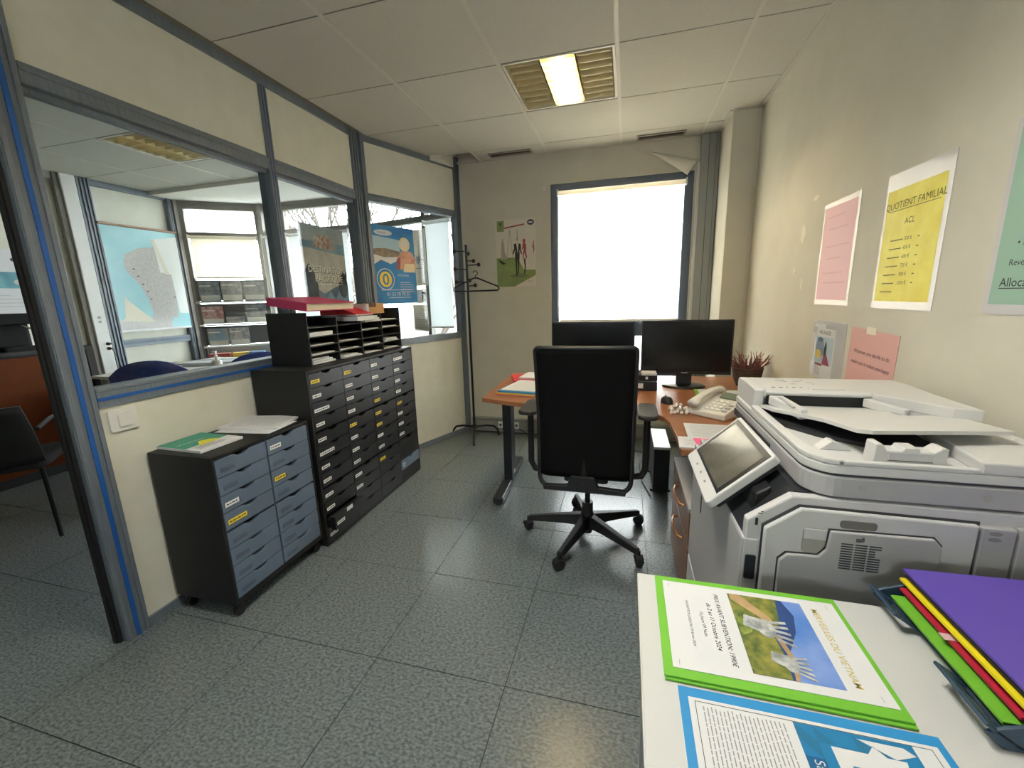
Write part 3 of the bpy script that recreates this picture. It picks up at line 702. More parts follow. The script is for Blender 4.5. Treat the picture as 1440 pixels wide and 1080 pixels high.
# man
s.poly([(.166, .285), (.156, .30), (.172, .34), (.168, .375), (.195, .385), (.205, .33), (.212, .385), (.235, .37), (.235, .33), (.245, .29), (.236, .285), (.222, .33), (.222, .28), (.178, .28), (.182, .33)], 4, 3); s.poly([(.192, .385), (.205, .29), (.215, .385)], 0, 4); s.oval(.203, .42, .010, .020, 5, 3); s.rect(.199, .43, .207, .50, 5, 2)
s.poly([(.178, .28), (.222, .28), (.216, .19), (.212, .115), (.205, .115), (.205, .19), (.2, .25), (.197, .18), (.20, .10), (.186, .098), (.184, .18)], 4, 3)
# woman
s.poly([(.248, .25), (.262, .34), (.243, .32), (.255, .38), (.268, .385), (.283, .37), (.284, .31), (.275, .34), (.292, .25), (.28, .25), (.268, .30), (.256, .25)], 3, 3); s.oval(.265, .40, .012, .018, 3, 4); s.poly([(.258, .25), (.266, .25), (.273, .19), (.266, .105), (.258, .105), (.266, .18)], 4, 2); s.poly([(.268, .25), (.276, .25), (.277, .18), (.276, .12), (.272, .12)], 4, 2)
s.poly([(.345, .30), (.352, .34), (.338, .335), (.348, .38), (.352, .40), (.356, .40), (.354, .36), (.36, .33), (.352, .30)], 3, 2); s.rect(.347, .27, .350, .30, 5, 2); s.lines(.29, .05, .355, 2, .01, .003, 5, 2)
s.g.build('print', [M_pos, M_pg, M_pd, M_pr, M_pn, M_pl, M_pb], s.root)

# coat stand and hanger
cs = thing('coat_stand', 'thin black metal coat stand with ball-tipped hooks', 'coat stand', (-.105, 1.235, 0))
G().tube([(0, 0, .085), (0, 0, 1.0), (0, 0, 1.775)], .011, 12).build('pole', M_blackpaint, cs); G().lathe([(.020, .085), (.024, .10), (.02, .125), (.012, .13)], n=14).build('hub', M_blackpaint, cs)
for k, a in enumerate((178, 288, 25, 108)):
    c, s_ = math.cos(math.radians(a)), math.sin(math.radians(a)); R_ = .235
    lg = G().tube([(.015*c, .015*s_, .105), (.12*c, .12*s_, .108), (.19*c, .19*s_, .095), (.225*c, .225*s_, .055), (R_*c, R_*s_, .008)], .010, 8).build('leg', M_blackpaint, cs)
    G().lathe([(.013, 0), (.013, .016)], (R_*c, R_*s_, 0), 10).build('foot_cap', M_black, lg)
for a, z in ((185, 1.72), (300, 1.685), (15, 1.60), (215, 1.565), (180, 1.455), (330, 1.42), (75, 1.64), (100, 1.47)):
    c, s_ = math.cos(math.radians(a)), math.sin(math.radians(a)); r_ = .095
    hk = G().tube([(0, 0, z), (r_*c, r_*s_, z+.004)], .005, 7).build('hook', M_blackpaint, cs)
    G().lathe([(.001, -.018), (.012, -.013), (.018, 0), (.012, .013), (.001, .018)], (r_*c*1.12, r_*s_*1.12, z+.004), 12).build('hook_ball', M_black, hk)
hg = thing('coat_hanger', 'black plastic clothes hanger hanging from the coat stand', 'hanger', (-.004, 1.17, 1.375))
G().tube([(-.20, 0, .0), (.20, 0, .0), (.213, 0, .012), (.20, 0, .035), (.10, 0, .075), (.03, 0, .105), (0, 0, .112), (-.03, 0, .105), (-.10, 0, .075), (-.20, 0, .035), (-.213, 0, .012)], .0065, 8, closed=True).build('hanger_bar', M_black, hg)
G().tube([(0, 0, .108), (0, 0, .128), (.016, 0, .138), (.022, 0, .155), (.008, 0, .172), (-.012, 0, .168), (-.020, 0, .155)], .0035, 7).build('hanger_hook', M_blackpaint, hg)

# ================================================================== DESK
DT = .74
dk = thing('desk', 'wave-shaped corner desk with reddish wood top and dark metal legs', 'desk', (0, 0, 0))
outline = [(.475, -.130), (.64, -.185), (.83, -.238), (1.05, -.262), (1.22, -.262), (1.35, -.272), (1.42, -.305), (1.462, -.365), (1.480, -.45), (1.487, -.62), (1.487, -.79), (2.105, -.79), (2.105, .70), (.44, .70)]
G().prism(outline, DT-.025, DT).build('desk_top', M_wood, dk, bevel=.003)
M_leg = mat('desk_leg_metal', '3a3d40', .35, metal=.6)
G().box(.475, .535, .26, .36, .045, DT-.025).build('leg', M_leg, dk, bevel=.006)
G().prism([(-.035, 0), (.035, 0), (.035, .72), (-.035, .72)], .012, .055, 'z', M=Matrix.Translation((.513, -.02, 0)) @ Matrix.Rotation(.055, 4, 'Z')).build('foot', M_leg, dk, bevel=.008)
for p in ((.510, .005), (.475, .67)): G().lathe([(.018, 0), (.018, .012)], (p[0], p[1], 0), 12).build('glide', M_black, dk)
G().box(.536, .540, .30, .325, .09, .115).build('leg_sticker', M_white, dk)
G().box(2.03, 2.09, .26, .36, .045, DT-.025).build('leg', M_leg, dk, bevel=.006); G().box(2.025, 2.095, -.02, .68, .0, .045).build('foot', M_leg, dk, bevel=.006)
G().box(.54, 2.03, .60, .64, DT-.065, DT-.025).build('crossbar', M_leg, dk)

# drawer pedestal under the desk return
pd = thing('drawer_pedestal', 'brown wooden drawer pedestal under the desk beside the copier', 'pedestal', (1.53, -.52, 0))
G().box(.018, .50, -.265, .27, .03, .485).build('body', M_woodd, pd); G().box(-.004, .51, -.27, .275, .485, .502).build('pedestal_top', mat('grey_laminate', 'aaa9a6', .5), pd, bevel=.002)
for z0, z1 in ((.335, .481), (.05, .331)):
    d = G().box(0, .018, -.265, .27, z0, z1).build('drawer', M_woodd, pd, bevel=.002); zc = z1-.035
    G().tube([(.0, .055, zc), (-.018, .045, zc+.004), (-.028, 0, zc+.006), (-.028, -.06, zc+.002), (-.018, -.105, zc-.006), (0, -.115, zc-.010)], .006, 8).build('handle', mat('copper_handle', 'b08055', .3, metal=.7), d)
for p in ((.05, -.22), (.05, .22), (.45, -.22), (.45, .22)): G().lathe([(.02, 0), (.02, .03)], (p[0], p[1], 0), 10).build('castor', M_black, pd)

# computer tower
pc = thing('computer_tower', 'slim black computer tower with white top on the floor under the desk', 'computer', (1.527, .575, 0))
G().box(-.050, .050, -.195, .205, .012, .305).build('case', M_blackm, pc, bevel=.004); G().box(-.052, .052, -.20, .205, .305, .322).build('top_panel', M_white, pc, bevel=.003); G().box(-.049, .049, -.205, -.195, .015, .303).build('front_panel', M_black, pc, bevel=.003)
for sx in (-1, 1):
    for y in (-.15, .15): G().box(.035*sx-.03*(sx < 0), .035*sx+.03*(sx > 0), y-.02, y+.02, 0, .012).build('foot', M_black, pc)
G().box(-.02, .02, -.207, -.205, .22, .235).build('drive_slot', M_seal, pc)

# monitors
M_scr = mat('dark_screen', '0c0e10', .18); M_bez = mat('monitor_bezel', '121314', .35)
def monitor(cx, y, w, h, zb, rz, label):
    t = thing('monitor', label, 'monitor', (cx, y, DT+.0003), rz); z0 = zb-DT
    G().box(-w/2, w/2, -.012, .014, z0, z0+h).build('bezel', M_bez, t, bevel=.003); G().box(-w/2+.010, w/2-.010, -.0135, -.012, z0+.020, z0+h-.010).build('display', M_scr, t)
    G().prism([(-.10, .014), (.10, .014), (.08, .04), (-.08, .04)], z0+.08, z0+h-.06).build('rear_housing', M_bez, t)
    G().prism([(-.045, .012), (.045, .012), (.04, .05), (-.04, .05)], .012, z0+.12).build('stand_neck', M_bez, t, bevel=.003)
    G().lathe([(.125, 0), (.128, .006), (.115, .013), (.05, .016)], n=28, M=Matrix.Translation((0, .02, 0)) @ Matrix.Diagonal((1, .75, 1, 1))).build('stand_base', M_bez, t)
    G().box(-.018, .018, -.0137, -.0122, z0+.006, z0+.012).build('badge', mat('badge_grey', '9a9a9a', .3), t)
    for k in range(5): G().box(w/2-.06+.01*k, w/2-.055+.01*k, -.0126, -.012, z0+.004, z0+.007).build('button', mat('button_grey', '4c4e50', .4), t)
monitor(1.628, .33, .512, .327, .822, -.02, 'wide black monitor beside the corner column')
monitor(1.070, .36, .525, .325, .82, .0, 'wide black monitor behind the office chair')

# papers and folders on the left end of the desk
M_bluec = mat('blue_card', '2e7fae', .6); M_yell = mat('yellow_card', 'd7ac3e', .6); M_pk2 = mat('rose_card', 'b0676c', .6)
z = DT+.0008
for nm, lb, m, t, dx, dy, rz in (('folder', 'dull rose folder at the bottom of the desk stack', M_pk2, .006, .0, .0, -.17), ('folder', 'ochre folder in the desk stack under the blue one', M_yell, .008, .0, .002, -.18), ('folder', 'blue folder in the desk stack under white sheets', M_bluec, .010, .006, .01, -.16)):
    leaf(nm, lb, 'folder', (.685+dx, .095+dy, z), rz, .245, .325, t, m); z += t+.0006
printed('document', 'white printed sheets on top of the blue folder', 'document', (.688, .11, z), -.15, .215, .30, .004, 10)
leaf('folder', 'red folder on the desk behind the paper stack', 'folder', (.64, .42, DT+.0008), .35, .24, .24, .022, M_red)
printed('document', 'white sheets with dark edge lying over the red folder', 'document', (.70, .43, DT+.0235), -.1, .22, .20, .012, 6)

# black organiser beside the chair back
og = thing('desk_organiser', 'small black desk organiser box with papers on top', 'organiser', (1.405, .235, DT+.0005))
G().box(-.075, .060, -.05, .07, 0, .055).build('drawer_box', M_black, og, bevel=.004); G().box(-.075, .060, -.045, .07, .060, .092).build('tray', M_blackm, og, bevel=.003); G().box(-.06, -.02, -.052, -.05, .015, .045).box(-.008, .006, -.0465, -.045, .07, .085).build('label', M_lw, og); G().box(-.03, .055, -.04, .06, .092, .104).build('paper_pad', M_paper, og)

# mouse
ms = thing('computer_mouse', 'small black computer mouse on the wooden desk', 'mouse', (1.497, -.085, DT+.0005), .2)
g = G(); nu, nv = 12, 6
for j in range(nv+1):
    a = j/nv*math.pi/2
    for i in range(nu):
        t = 2*math.pi*i/nu; g.v.append((.030*math.cos(t)*math.cos(a)**.6, .05*math.sin(t)*math.cos(a)**.6, .034*math.sin(a)))
for j in range(nv):
    for i in range(nu): g.f.append([j*nu+i, j*nu+(i+1) % nu, (j+1)*nu+(i+1) % nu, (j+1)*nu+i]); g.m.append(0); g.sm.append(True)
g.build('shell', M_black, ms); G().box(-.003, .003, .015, .032, .028, .036).build('scroll_wheel', M_trunk, ms); G().box(-.008, .008, -.02, -.008, .0325, .0345).build('badge', M_chrome, ms)

# telephone (local x along its front edge, local y towards its back)
M_ph = mat('phone_plastic', 'd9d5cb', .35)
ph = thing('telephone', 'cream desk telephone with handset on its cradle', 'telephone', (1.712, -.262, DT+.0005), -.72)
G().prism([(-.105, 0), (.105, 0), (.105, .075), (.05, .070), (-.105, .028)], -.09, .09, 'x').build('body', M_ph, ph, bevel=.006)
sl = math.atan2(.042, .155)
for r in range(4):
    for c in range(3):
        y = -.075+.026*r; zz = .028+(y+.105)*math.tan(sl); G().box(-.022+.026*c, -.003+.026*c, -.008, .008, 0, .006, M=Matrix.Translation((0, y, zz)) @ Matrix.Rotation(sl, 4, 'X')).build('key', mat('phone_key', 'efece4', .4), ph)
for r in range(3): G().box(.058, .080, -.006, .006, 0, .004, M=Matrix.Translation((0, -.075+.03*r, .028+(.03+.03*r)*math.tan(sl))) @ Matrix.Rotation(sl, 4, 'X')).build('key', mat('phone_key_grey', 'a9a9a6', .4), ph)
G().box(-.02, .075, -.02, .022, 0, .012, M=Matrix.Translation((0, .055, .072)) @ Matrix.Rotation(.5, 4, 'X')).build('display', mat('phone_display', '6d7768', .2), ph, bevel=.003)
g = G()
for k in range(13):
    t = k/12; y = -.115+.23*t; e = abs(2*t-1); zz = .066+.036*t-.012*(e**3)+.008*(1-e**2); wv = .020+.010*e**4
    for q in range(10):
        a = 2*math.pi*q/10; g.v.append((-.062+wv*math.cos(a), y, zz+(.012+.008*e**4)*math.sin(a)))
for k in range(12):
    for q in range(10): g.f.append([k*10+q, k*10+(q+1) % 10, k*10+10+(q+1) % 10, k*10+10+q]); g.m.append(0); g.sm.append(True)
g.f += [list(range(10))[::-1], list(range(120, 130))]; g.m += [0, 0]; g.sm += [True, True]
g.build('handset', M_ph, ph)

# beaded ornament
od = thing('bead_ornament', 'cluster of small white beads next to the telephone', 'ornament', (1.536, -.270, DT+.0005))
g = G(); rr = random.Random(5)
for k in range(34):
    r_ = .009; x, y, zz = rr.uniform(-.04, .04), rr.uniform(-.05, .05), rr.uniform(.009, .06); zz = .009+(zz-.009)*(1-math.hypot(x/.05, y/.06))
    zz = max(zz, .0095); g.lathe([(.001, -r_), (r_*.7, -r_*.7), (r_, 0), (r_*.7, r_*.7), (.001, r_)], (x, y, zz), 7)
g.build('beads', mat('bead', 'd8cfc6', .25), od, kind='stuff'); G().tube([(-.03, -.03, .006), (0, 0, .03), (.03, .03, .01)], .003, 6).tube([(.03, -.03, .006), (0, 0, .03), (-.03, .03, .01)], .003, 6).build('wire', M_chrome, od)

printed('document', 'white printed sheet in front of the telephone', 'document', (1.680, -.555, DT+.0005), -.03, .297, .20, .0012, 9, seed=6)
M_hot = mat('hot_pink', 'ec5f94', .6)
printed('document', 'pile of white sheets at the desk edge below the pink slip', 'document', (1.615, -.725, DT+.0006), -.06, .26, .125, .006, 5, seed=8)
leaf('note', 'bright pink slip of paper lying on white sheets', 'paper', (1.64, -.712, DT+.0075), .05, .19, .085, .001, M_hot)
fd = thing('folder', 'bright green folder with white sheet and pink slip, behind the telephone', 'folder', (1.825, .135, DT+.0005), -.04)
G().box(-.155, .155, -.11, .12, 0, .004).build('cover', mat('lime_card', '7fae3a', .6), fd); G().box(-.135, .155, -.10, .105, .004, .006).build('sheet', M_paper, fd); G().box(0, .10, -.055, .0, .006, .0068).build('pink_slip', M_hot, fd)

# pot of dried red-brown heather in the corner
pt = thing('potted_heather', 'dark brown pot of dried reddish heather behind the copier', 'potted plant', (1.995, .41, DT+.0005))
g = G().lathe([(.055, 0), (.075, .06), (.085, .15), (.088, .155), (.078, .155), (.07, .13)], n=20); g.build('pot', mat('brown_pot', '4a3931', .7, var='5f4a3e', scale=30, bump=.5, bscale=60), pt)
g = G(); rr = random.Random(12)
for k in range(70):
    a = rr.uniform(0, 6.283); rad = rr.uniform(.0, .06); sp = rr.uniform(.0, .11)
    p0 = Vector((rad*math.cos(a), rad*math.sin(a), .13)); h_ = rr.uniform(.05, .15); p1 = p0+Vector((sp*math.cos(a)*.6+rr.uniform(-.02, .02), sp*math.sin(a)*.6, h_*.6)); p2 = p1+Vector((sp*math.cos(a)*.35+rr.uniform(-.02, .02), sp*math.sin(a)*.35, h_*.4))
    if p2.x > .11: p2.x = .11
    if p1.x > .11: p1.x = .11
    g.tube([p0, p1, p2], [.0025, .003, .0015], 5)
    for q in range(6):
        f = p1.lerp(p2, q/5); g.add([f+Vector((rr.uniform(-.006, .006), rr.uniform(-.006, .006), rr.uniform(0, .008))) for _ in range(3)], [(0, 1, 2)])
pt.scale = (1.0, 1.0, .74)
g.build('heather_stems', mat('heather', '70413e', .8, var='8f5a52', scale=40), pt, kind='stuff')

# ================================================================== OFFICE CHAIR
ch = thing('office_chair', 'black mesh-back office swivel chair with armrests at the desk', 'chair', (1.10, -.25, 0))
M_fab = mat('chair_mesh', '070708', .9, bump=.3, bscale=900, spec=.2); M_seat = mat('chair_seat', '151617', .85, bump=.3, bscale=700)
for k in range(5):
    a = math.radians(179+72*k); R_ = Matrix.Rotation(a, 4, 'Z')
    g = G(); secs = [(.02, .082, .145, .036), (.12, .082, .128, .029), (.24, .072, .107, .022), (.330, .064, .092, .018)]
    vs = []
    for r_, z0, z1, hw in secs: vs += [R_ @ Vector((r_, -hw, z0)), R_ @ Vector((r_, hw, z0)), R_ @ Vector((r_, hw*.6, z1)), R_ @ Vector((r_, -hw*.6, z1))]
    fs = [(0, 1, 2, 3)[::-1], (12, 13, 14, 15)]
    for q in range(3):
        for e in range(4): fs.append((q*4+e, q*4+(e+1) % 4, q*4+4+(e+1) % 4, q*4+4+e))
    lg = g.add(vs, fs).build('base_arm', M_black, ch, bevel=.004)
    cx, cy = .335*math.cos(a), .335*math.sin(a)
    cst = G().lathe([(.007, .05), (.007, .085)], (cx, cy, 0), 8).build('castor', M_black, ch)
    b_ = a+.9
    for q in (-.016, .002):
        M_ = Matrix.Translation((cx, cy, .0285)) @ Matrix.Rotation(b_, 4, 'Z') @ Matrix.Translation((q, 0, 0)) @ Matrix.Rotation(math.pi/2, 4, 'Y')
        G().lathe([(.020, 0), (.028, .003), (.028, .011), (.020, .014)], n=18, M=M_).build('castor_wheel', M_black, cst)
    G().prism([(-.030, .03), (.030, .03), (.024, .05), (0, .062), (-.024, .05)], -.018, .018, 'x', M=Matrix.Translation((cx, cy, 0)) @ Matrix.Rotation(b_, 4, 'Z')).build('castor_hood', M_black, cst)
G().lathe([(.026, .035), (.028, .06), (.036, .08), (.038, .14), (.030, .15), (.029, .215)], n=20).build('hub', M_black, ch); G().lathe([(.014, .21), (.014, .40)], n=16).build('gas_column', M_blackpaint, ch)
G().prism(rrect(-.11, -.14, .11, .12, .02), .385, .425).build('mechanism', M_black, ch, bevel=.004); G().tube([(.10, .02, .40), (.20, .03, .395), (.235, .03, .40)], .006, 8).build('lever', M_black, ch); G().tube([(-.10, .0, .40), (-.21, .0, .395)], .006, 8).build('lever', M_black, ch)
G().prism(rrect(-.235, -.195, .235, .245, .06), .425, .485).build('seat', M_seat, ch, bevel=.018)
# back: curved frame, fabric, spine
def by(z): return -.205+.045*math.cos((z-.72)*3.2)-.045-.05*max(0, z-.75)
g = G(); n = 26; W2 = lambda z: .216+.012*((z-.40)/.68)
zs = [.450+(1.078-.450)*k/n for k in range(n+1)]; cols = 9
for z in zs:
    for q in range(cols):
        u = q/(cols-1)*2-1; wv = W2(z)*u
        if z > 1.04: wv *= 1-.03*((z-1.04)/.032)**2
        g.v.append((wv, by(z)-.018*u*u*-1, z))
for k in range(n):
    for q in range(cols-1): g.f.append([k*cols+q, k*cols+q+1, k*cols+cols+q+1, k*cols+cols+q]); g.m.append(0); g.sm.append(True)
o = g.build('back_fabric', M_fab, ch); sd = o.modifiers.new('thick', 'SOLIDIFY'); sd.thickness = .016; sd.offset = 0
pth = []
lowr = rrect(-.218, .388, .218, .80, .05, 5); upr = rrect(-.218, .70, .218, 1.078, .018, 4)
for x, z in [q for q in lowr if q[1] < .6 and q[0] > 0]+[q for q in upr if q[1] > .9]+[q for q in lowr if q[1] < .6 and q[0] <= 0]:
    pth.append((x*(1+.045*(z-.39)/.69), by(z)+.018*(x/.22)**2, z))
full = []
for k in range(len(pth)):
    a_, b_ = Vector(pth[k]), Vector(pth[(k+1) % len(pth)]); m_ = max(1, int((b_-a_).length/.05))
    for q in range(m_):
        p = a_.lerp(b_, q/m_); p.y = by(p.z)+.018*(p.x/.22)**2; full.append(p)
G().tube(full, .0115, 8, closed=True).build('back_frame', M_black, ch)
G().prism([(-.195, .378), (.195, .378), (.20, .402), (.07, .410), (.05, .46), (-.06, .46), (-.08, .410), (-.20, .402)], -.014, .012, 'y', M=Matrix.Translation((0, by(.42), 0))).build('spine', M_black, ch, bevel=.004)
G().tube([(0, -.10, .405), (0, -.17, .40), (0, by(.43)+.01, .42), (0, by(.6)+.02, .60), (0, by(.78)+.025, .78)], [.03, .03, .028, .022, .018], 8).build('back_bracket', M_black, ch)
for sx in (-1, 1):
    ar = G().tube([(sx*.10, -.06, .405), (sx*.20, -.07, .405), (sx*.270, -.08, .420), (sx*.288, -.085, .46), (sx*.288, -.085, .735)], [.014, .016, .018, .017, .016], 8).build('arm_post', M_black, ch)
    G().prism(rrect(sx*.288-.047, -.185, sx*.288+.047, .075, .035), .735, .758).build('arm_pad', mat('arm_pad', '202123', .45), ch, bevel=.008)

# ================================================================== COPIER
def recentre(root, x, y):
    for c in root.children: c.location = Vector(c.location)-Vector((x, y, 0))
    root.location = (x, y, 0)
recentre(dk, 1.2, .2)
M_cp = mat('copier_white', 'c3c3c4', .45, bump=.08, bscale=700); M_cg = mat('copier_grey', 'aaaaac', .45, bump=.08, bscale=700); M_cs = mat('copier_seam', '35363a', .6); M_cd = mat('copier_dark', '202328', .5); M_cl = mat('copier_light', 'cdcdcb', .45)
cp = thing('photocopier', 'large off-white office photocopier with tilted touch screen by the papered wall', 'photocopier')
YS, YF, XF = -1.45, -.80, 1.53
G().box(1.548, 2.085, YS+.008, YF, .035, .79).build('body', M_cg, cp, bevel=.006)
G().prism([(YS, .33), (YF, .33), (YF, .77), (-1.10, .785), (YS, .79)], XF, 1.548, 'x').build('front_cover', M_cg, cp, bevel=.006)
for z0, z1 in ((.045, .18), (.185, .325)):
    c = G().box(XF, 1.548, YS+.02, YF, z0, z1).build('paper_cassette', M_cp, cp, bevel=.004); G().box(XF-.002, XF, -1.25, -1.0, z1-.03, z1-.012).build('grip', M_cd, c)
G().box(XF-.001, XF, -1.0, -.985, .60, .66).build('cover_latch', M_cs, cp)
G().prism([(1.532, .785), (1.66, .785), (1.66, .897), (1.628, .897)], YS+.022, -1.075, 'y').build('panel_recess', M_cd, cp)
G().box(1.645, 1.70, -1.075, -.855, .79, .8985).build('neck', M_cg, cp)
G().prism([(1.56, .80), (1.60, .845), (1.60, .88), (1.57, .86)], -1.38, -1.08, 'y').build('panel_arm', M_black, cp, bevel=.004)
# side facing the table
G().prism([(1.534, .50), (2.085, .50), (2.085, .8945), (1.616, .8945), (1.536, .832)], YS, YS+.022, 'y').build('side_frame', M_cp, cp, bevel=.004)
G().prism([(1.565, .50), (1.925, .50), (1.925, .8745), (1.629, .877), (1.5655, .826)], YS-.002, YS, 'y').build('side_groove', M_cs, cp)
G().prism([(1.5685, .30), (1.920, .30), (1.920, .871), (1.632, .8735), (1.5685, .8225)], YS-.012, YS-.001, 'y').build('side_door', M_cp, cp, bevel=.004)
G().box(1.924, 1.975, YS-.012, YS+.01, .30, .8685).build('side_panel', M_cg, cp, bevel=.003)
G().box(1.979, 2.085, YS-.012, YS+.01, .30, .8695).build('side_panel', M_cg, cp, bevel=.003)
for z in (.858, .846): G().prism([(1.944+.010*math.cos(k*.5236), z+.004*math.sin(k*.5236)) for k in range(12)], YS-.013, YS-.012, 'y').build('oval_mark', mat('mark_grey', '8a8986', .5), cp)
tray = [(1.598, .30), (1.870, .30), (1.866, .822), (1.852, .838), (1.684, .834), (1.680, .792), (1.668, .776), (1.612, .773), (1.598, .757)]
G().prism([(x+(.0022 if x > 1.7 else -.0022), z+.0022) for x, z in tray], YS-.0135, YS-.0118, 'y').build('tray_seam', M_cs, cp)
bt = G().prism(tray, YS-.020, YS-.012, 'y').build('bypass_tray', M_cg, cp, bevel=.003)
for r in range(11):
    for c in range(3):
        z = .8115-r*.0054; x = 1.7035+.0236*c
        if c == 2 and r in (2, 3, 4): x1_ = x+.011
        else: x1_ = x+.0205
        G().box(x, x1_, YS-.0206, YS-.0198, z-.0028, z).build('vent_slot', M_cs, bt)
G().box(1.727, 1.736, YS-.0206, YS-.0198, .8165, .8245).box(1.736, 1.741, YS-.0206, YS-.0198, .818, .8275).build('tray_symbol', mat('mark_dark', '5c5c5c', .6), bt)
G().prism(rrect(1.638, .778, 1.680, .834, .008), YS-.0135, YS-.0118, 'y').build('finger_recess', mat('recess_grey', '9c9a94', .5), cp); G().box(1.639, 1.679, YS-.016, YS-.0135, .810, .833).build('finger_lip', M_cp, cp, bevel=.002)
G().prism(rrect(1.700, .840, 1.762, .857, .006), YS-.0135, YS-.0118, 'y').build('handle_recess', mat('recess_shade', '6f6d68', .5), cp)  # flat plate; the pocket's shade is put into its grey
G().box(1.535, 1.562, YS-.003, YS, .50, .788).build('switch_cover', M_cp, cp, bevel=.002); G().prism(rrect(1.539, .694, 1.560, .752, .004), YS-.006, YS-.003, 'y').build('power_switch', M_cd, cp, bevel=.001)
G().box(1.553, 1.558, YS-.002, YS, .822, .838).build('usb_port', M_seal, cp); G().box(1.557, 1.566, YS-.001, YS, .848, .850).box(1.562, 1.568, YS-.001, YS, .852, .854).build('usb_symbol', M_cs, cp)
# scanner unit, lid, document feeder
def rcorner(x0, y0, x1, y1, r, n=7):      # only the front/near corner is strongly rounded
    p = [(x1, y0), (x1, y1), (x0+.012, y1), (x0, y1-.012)]
    for k in range(n+1):
        t = math.radians(180+90*k/n); p.append((x0+r+r*math.cos(t), y0+r+r*math.sin(t)))
    return p
G().prism(rcorner(1.640, YS, 2.085, -.845, .06), .8985, .943).build('scanner_unit', M_cg, cp, bevel=.004)
G().prism(rcorner(1.643, YS+.004, 2.08, -.85, .06), .943, .9475).build('scanner_gap', M_cs, cp)
G().box(1.637, 1.640, -1.22, -.86, .905, .925).build('scanner_slot', M_cs, cp)
for x in (1.735, 1.93): G().lathe([(.007, 0), (.007, .0006)], n=16, M=Matrix.Translation((x, YS, .921)) @ Matrix.Rotation(math.pi/2, 4, 'X')).build('screw_cap', mat('cap_grey', 'a3a19b', .5), cp)
G().prism(rcorner(1.640, YS, 2.085, -.845, .06), .9475, .9665).build('lid', M_cl, cp, bevel=.003)
# raised rim of the lid around the output bed
rim = rcorner(1.640, YS, 1.70, -1.03, .06)
G().prism([(1.700, YS), (1.690, YS+.03), (1.670, YS+.07), (1.662, YS+.14), (1.660, -1.03), (1.640, -1.03), (1.640, YS+.06), (1.648, YS+.03), (1.668, YS+.008), (1.69, YS)], .9665, .979).build('lid_rim', M_cl, cp, bevel=.003)
G().box(1.69, 1.912, YS, YS+.012, .9665, .977).build('lid_rim', M_cl, cp, bevel=.003)
G().prism([(1.912, YS), (2.085, YS), (2.085, -1.03), (1.99, -1.03), (1.93, -1.30)], .9665, .991).build('lid_step', M_cl, cp, bevel=.004)
# stopper block with name plate
st = G().prism([(1.750, .9665), (1.868, .9665), (1.870, 1.006), (1.860, 1.008), (1.848, .998), (1.826, .998), (1.824, 1.005), (1.800, 1.005), (1.796, .998), (1.772, .998), (1.764, 1.011), (1.753, 1.010)], YS+.015, YS+.05, 'y').build('paper_stop', M_cl, cp, bevel=.002)
G().prism([(1.776, .980), (1.846, .980), (1.846, .995), (1.776, .995)], YS+.0135, YS+.015, 'y').build('stop_plate', M_cp, st); G().box(1.775, 1.847, YS+.0138, YS+.015, .9785, .9795).build('plate_line', M_cs, st)
G().prism([(1.690, .9665), (1.752, .9665), (1.720, .985), (1.712, .987)], -1.36, -1.33, 'y').build('paper_fin', M_cl, cp, bevel=.002)
# feeder hump
G().prism([(-.842, .9665), (-.842, 1.020), (-.852, 1.029), (-.93, 1.031), (-1.02, 1.028), (-1.03, 1.024), (-1.03, .9665)][::-1], 1.645, 1.672, 'x').build('feeder_end', M_cl, cp, bevel=.003)
G().prism([(-.842, .9665), (-.842, 1.020), (-.852, 1.029), (-.93, 1.031), (-1.035, 1.028), (-1.045, 1.022), (-1.045, 1.017), (-.99, .9665)][::-1], 1.672, 2.068, 'x').build('feeder_cover', M_cl, cp, bevel=.002)
G().box(1.676, 1.922, -1.040, -1.030, .985, 1.0165).build('feed_slot', M_seal, cp)
G().prism([(1.922, -1.03), (1.94, -1.03), (2.068, -1.03), (2.068, -1.205), (2.02, -1.19), (1.935, -1.06)][::-1], 1.000, 1.028).build('feeder_shoulder', M_cl, cp, bevel=.003)
G().box(1.93, 2.06, -1.19, -1.03, .967, 1.0).build('feeder_pillar', M_cg, cp)
for x0, x1_, y in ((1.715, 1.725, -1.005), (1.735, 1.74, -1.0), (1.75, 1.758, -1.003), (1.77, 1.776, -1.0), (1.695, 1.705, -1.006), (1.79, 1.792, -1.004)): G().box(x0, x1_, y-.004, y+.004, 1.0285, 1.0292).build('printed_symbol', M_cs, cp)
G().box(1.795, 1.875, -1.022, -1.019, 1.0278, 1.0286).build('feeder_line', M_cs, cp)
rr = random.Random(3)
for k in range(14):
    x = rr.uniform(1.73, 1.83); y = rr.uniform(-.96, -.90); G().box(x, x+rr.uniform(.004, .014), y, y+.002, 1.0305, 1.0316).build('printed_symbol', mat('mark_pale', 'a9a7a0', .6), cp)
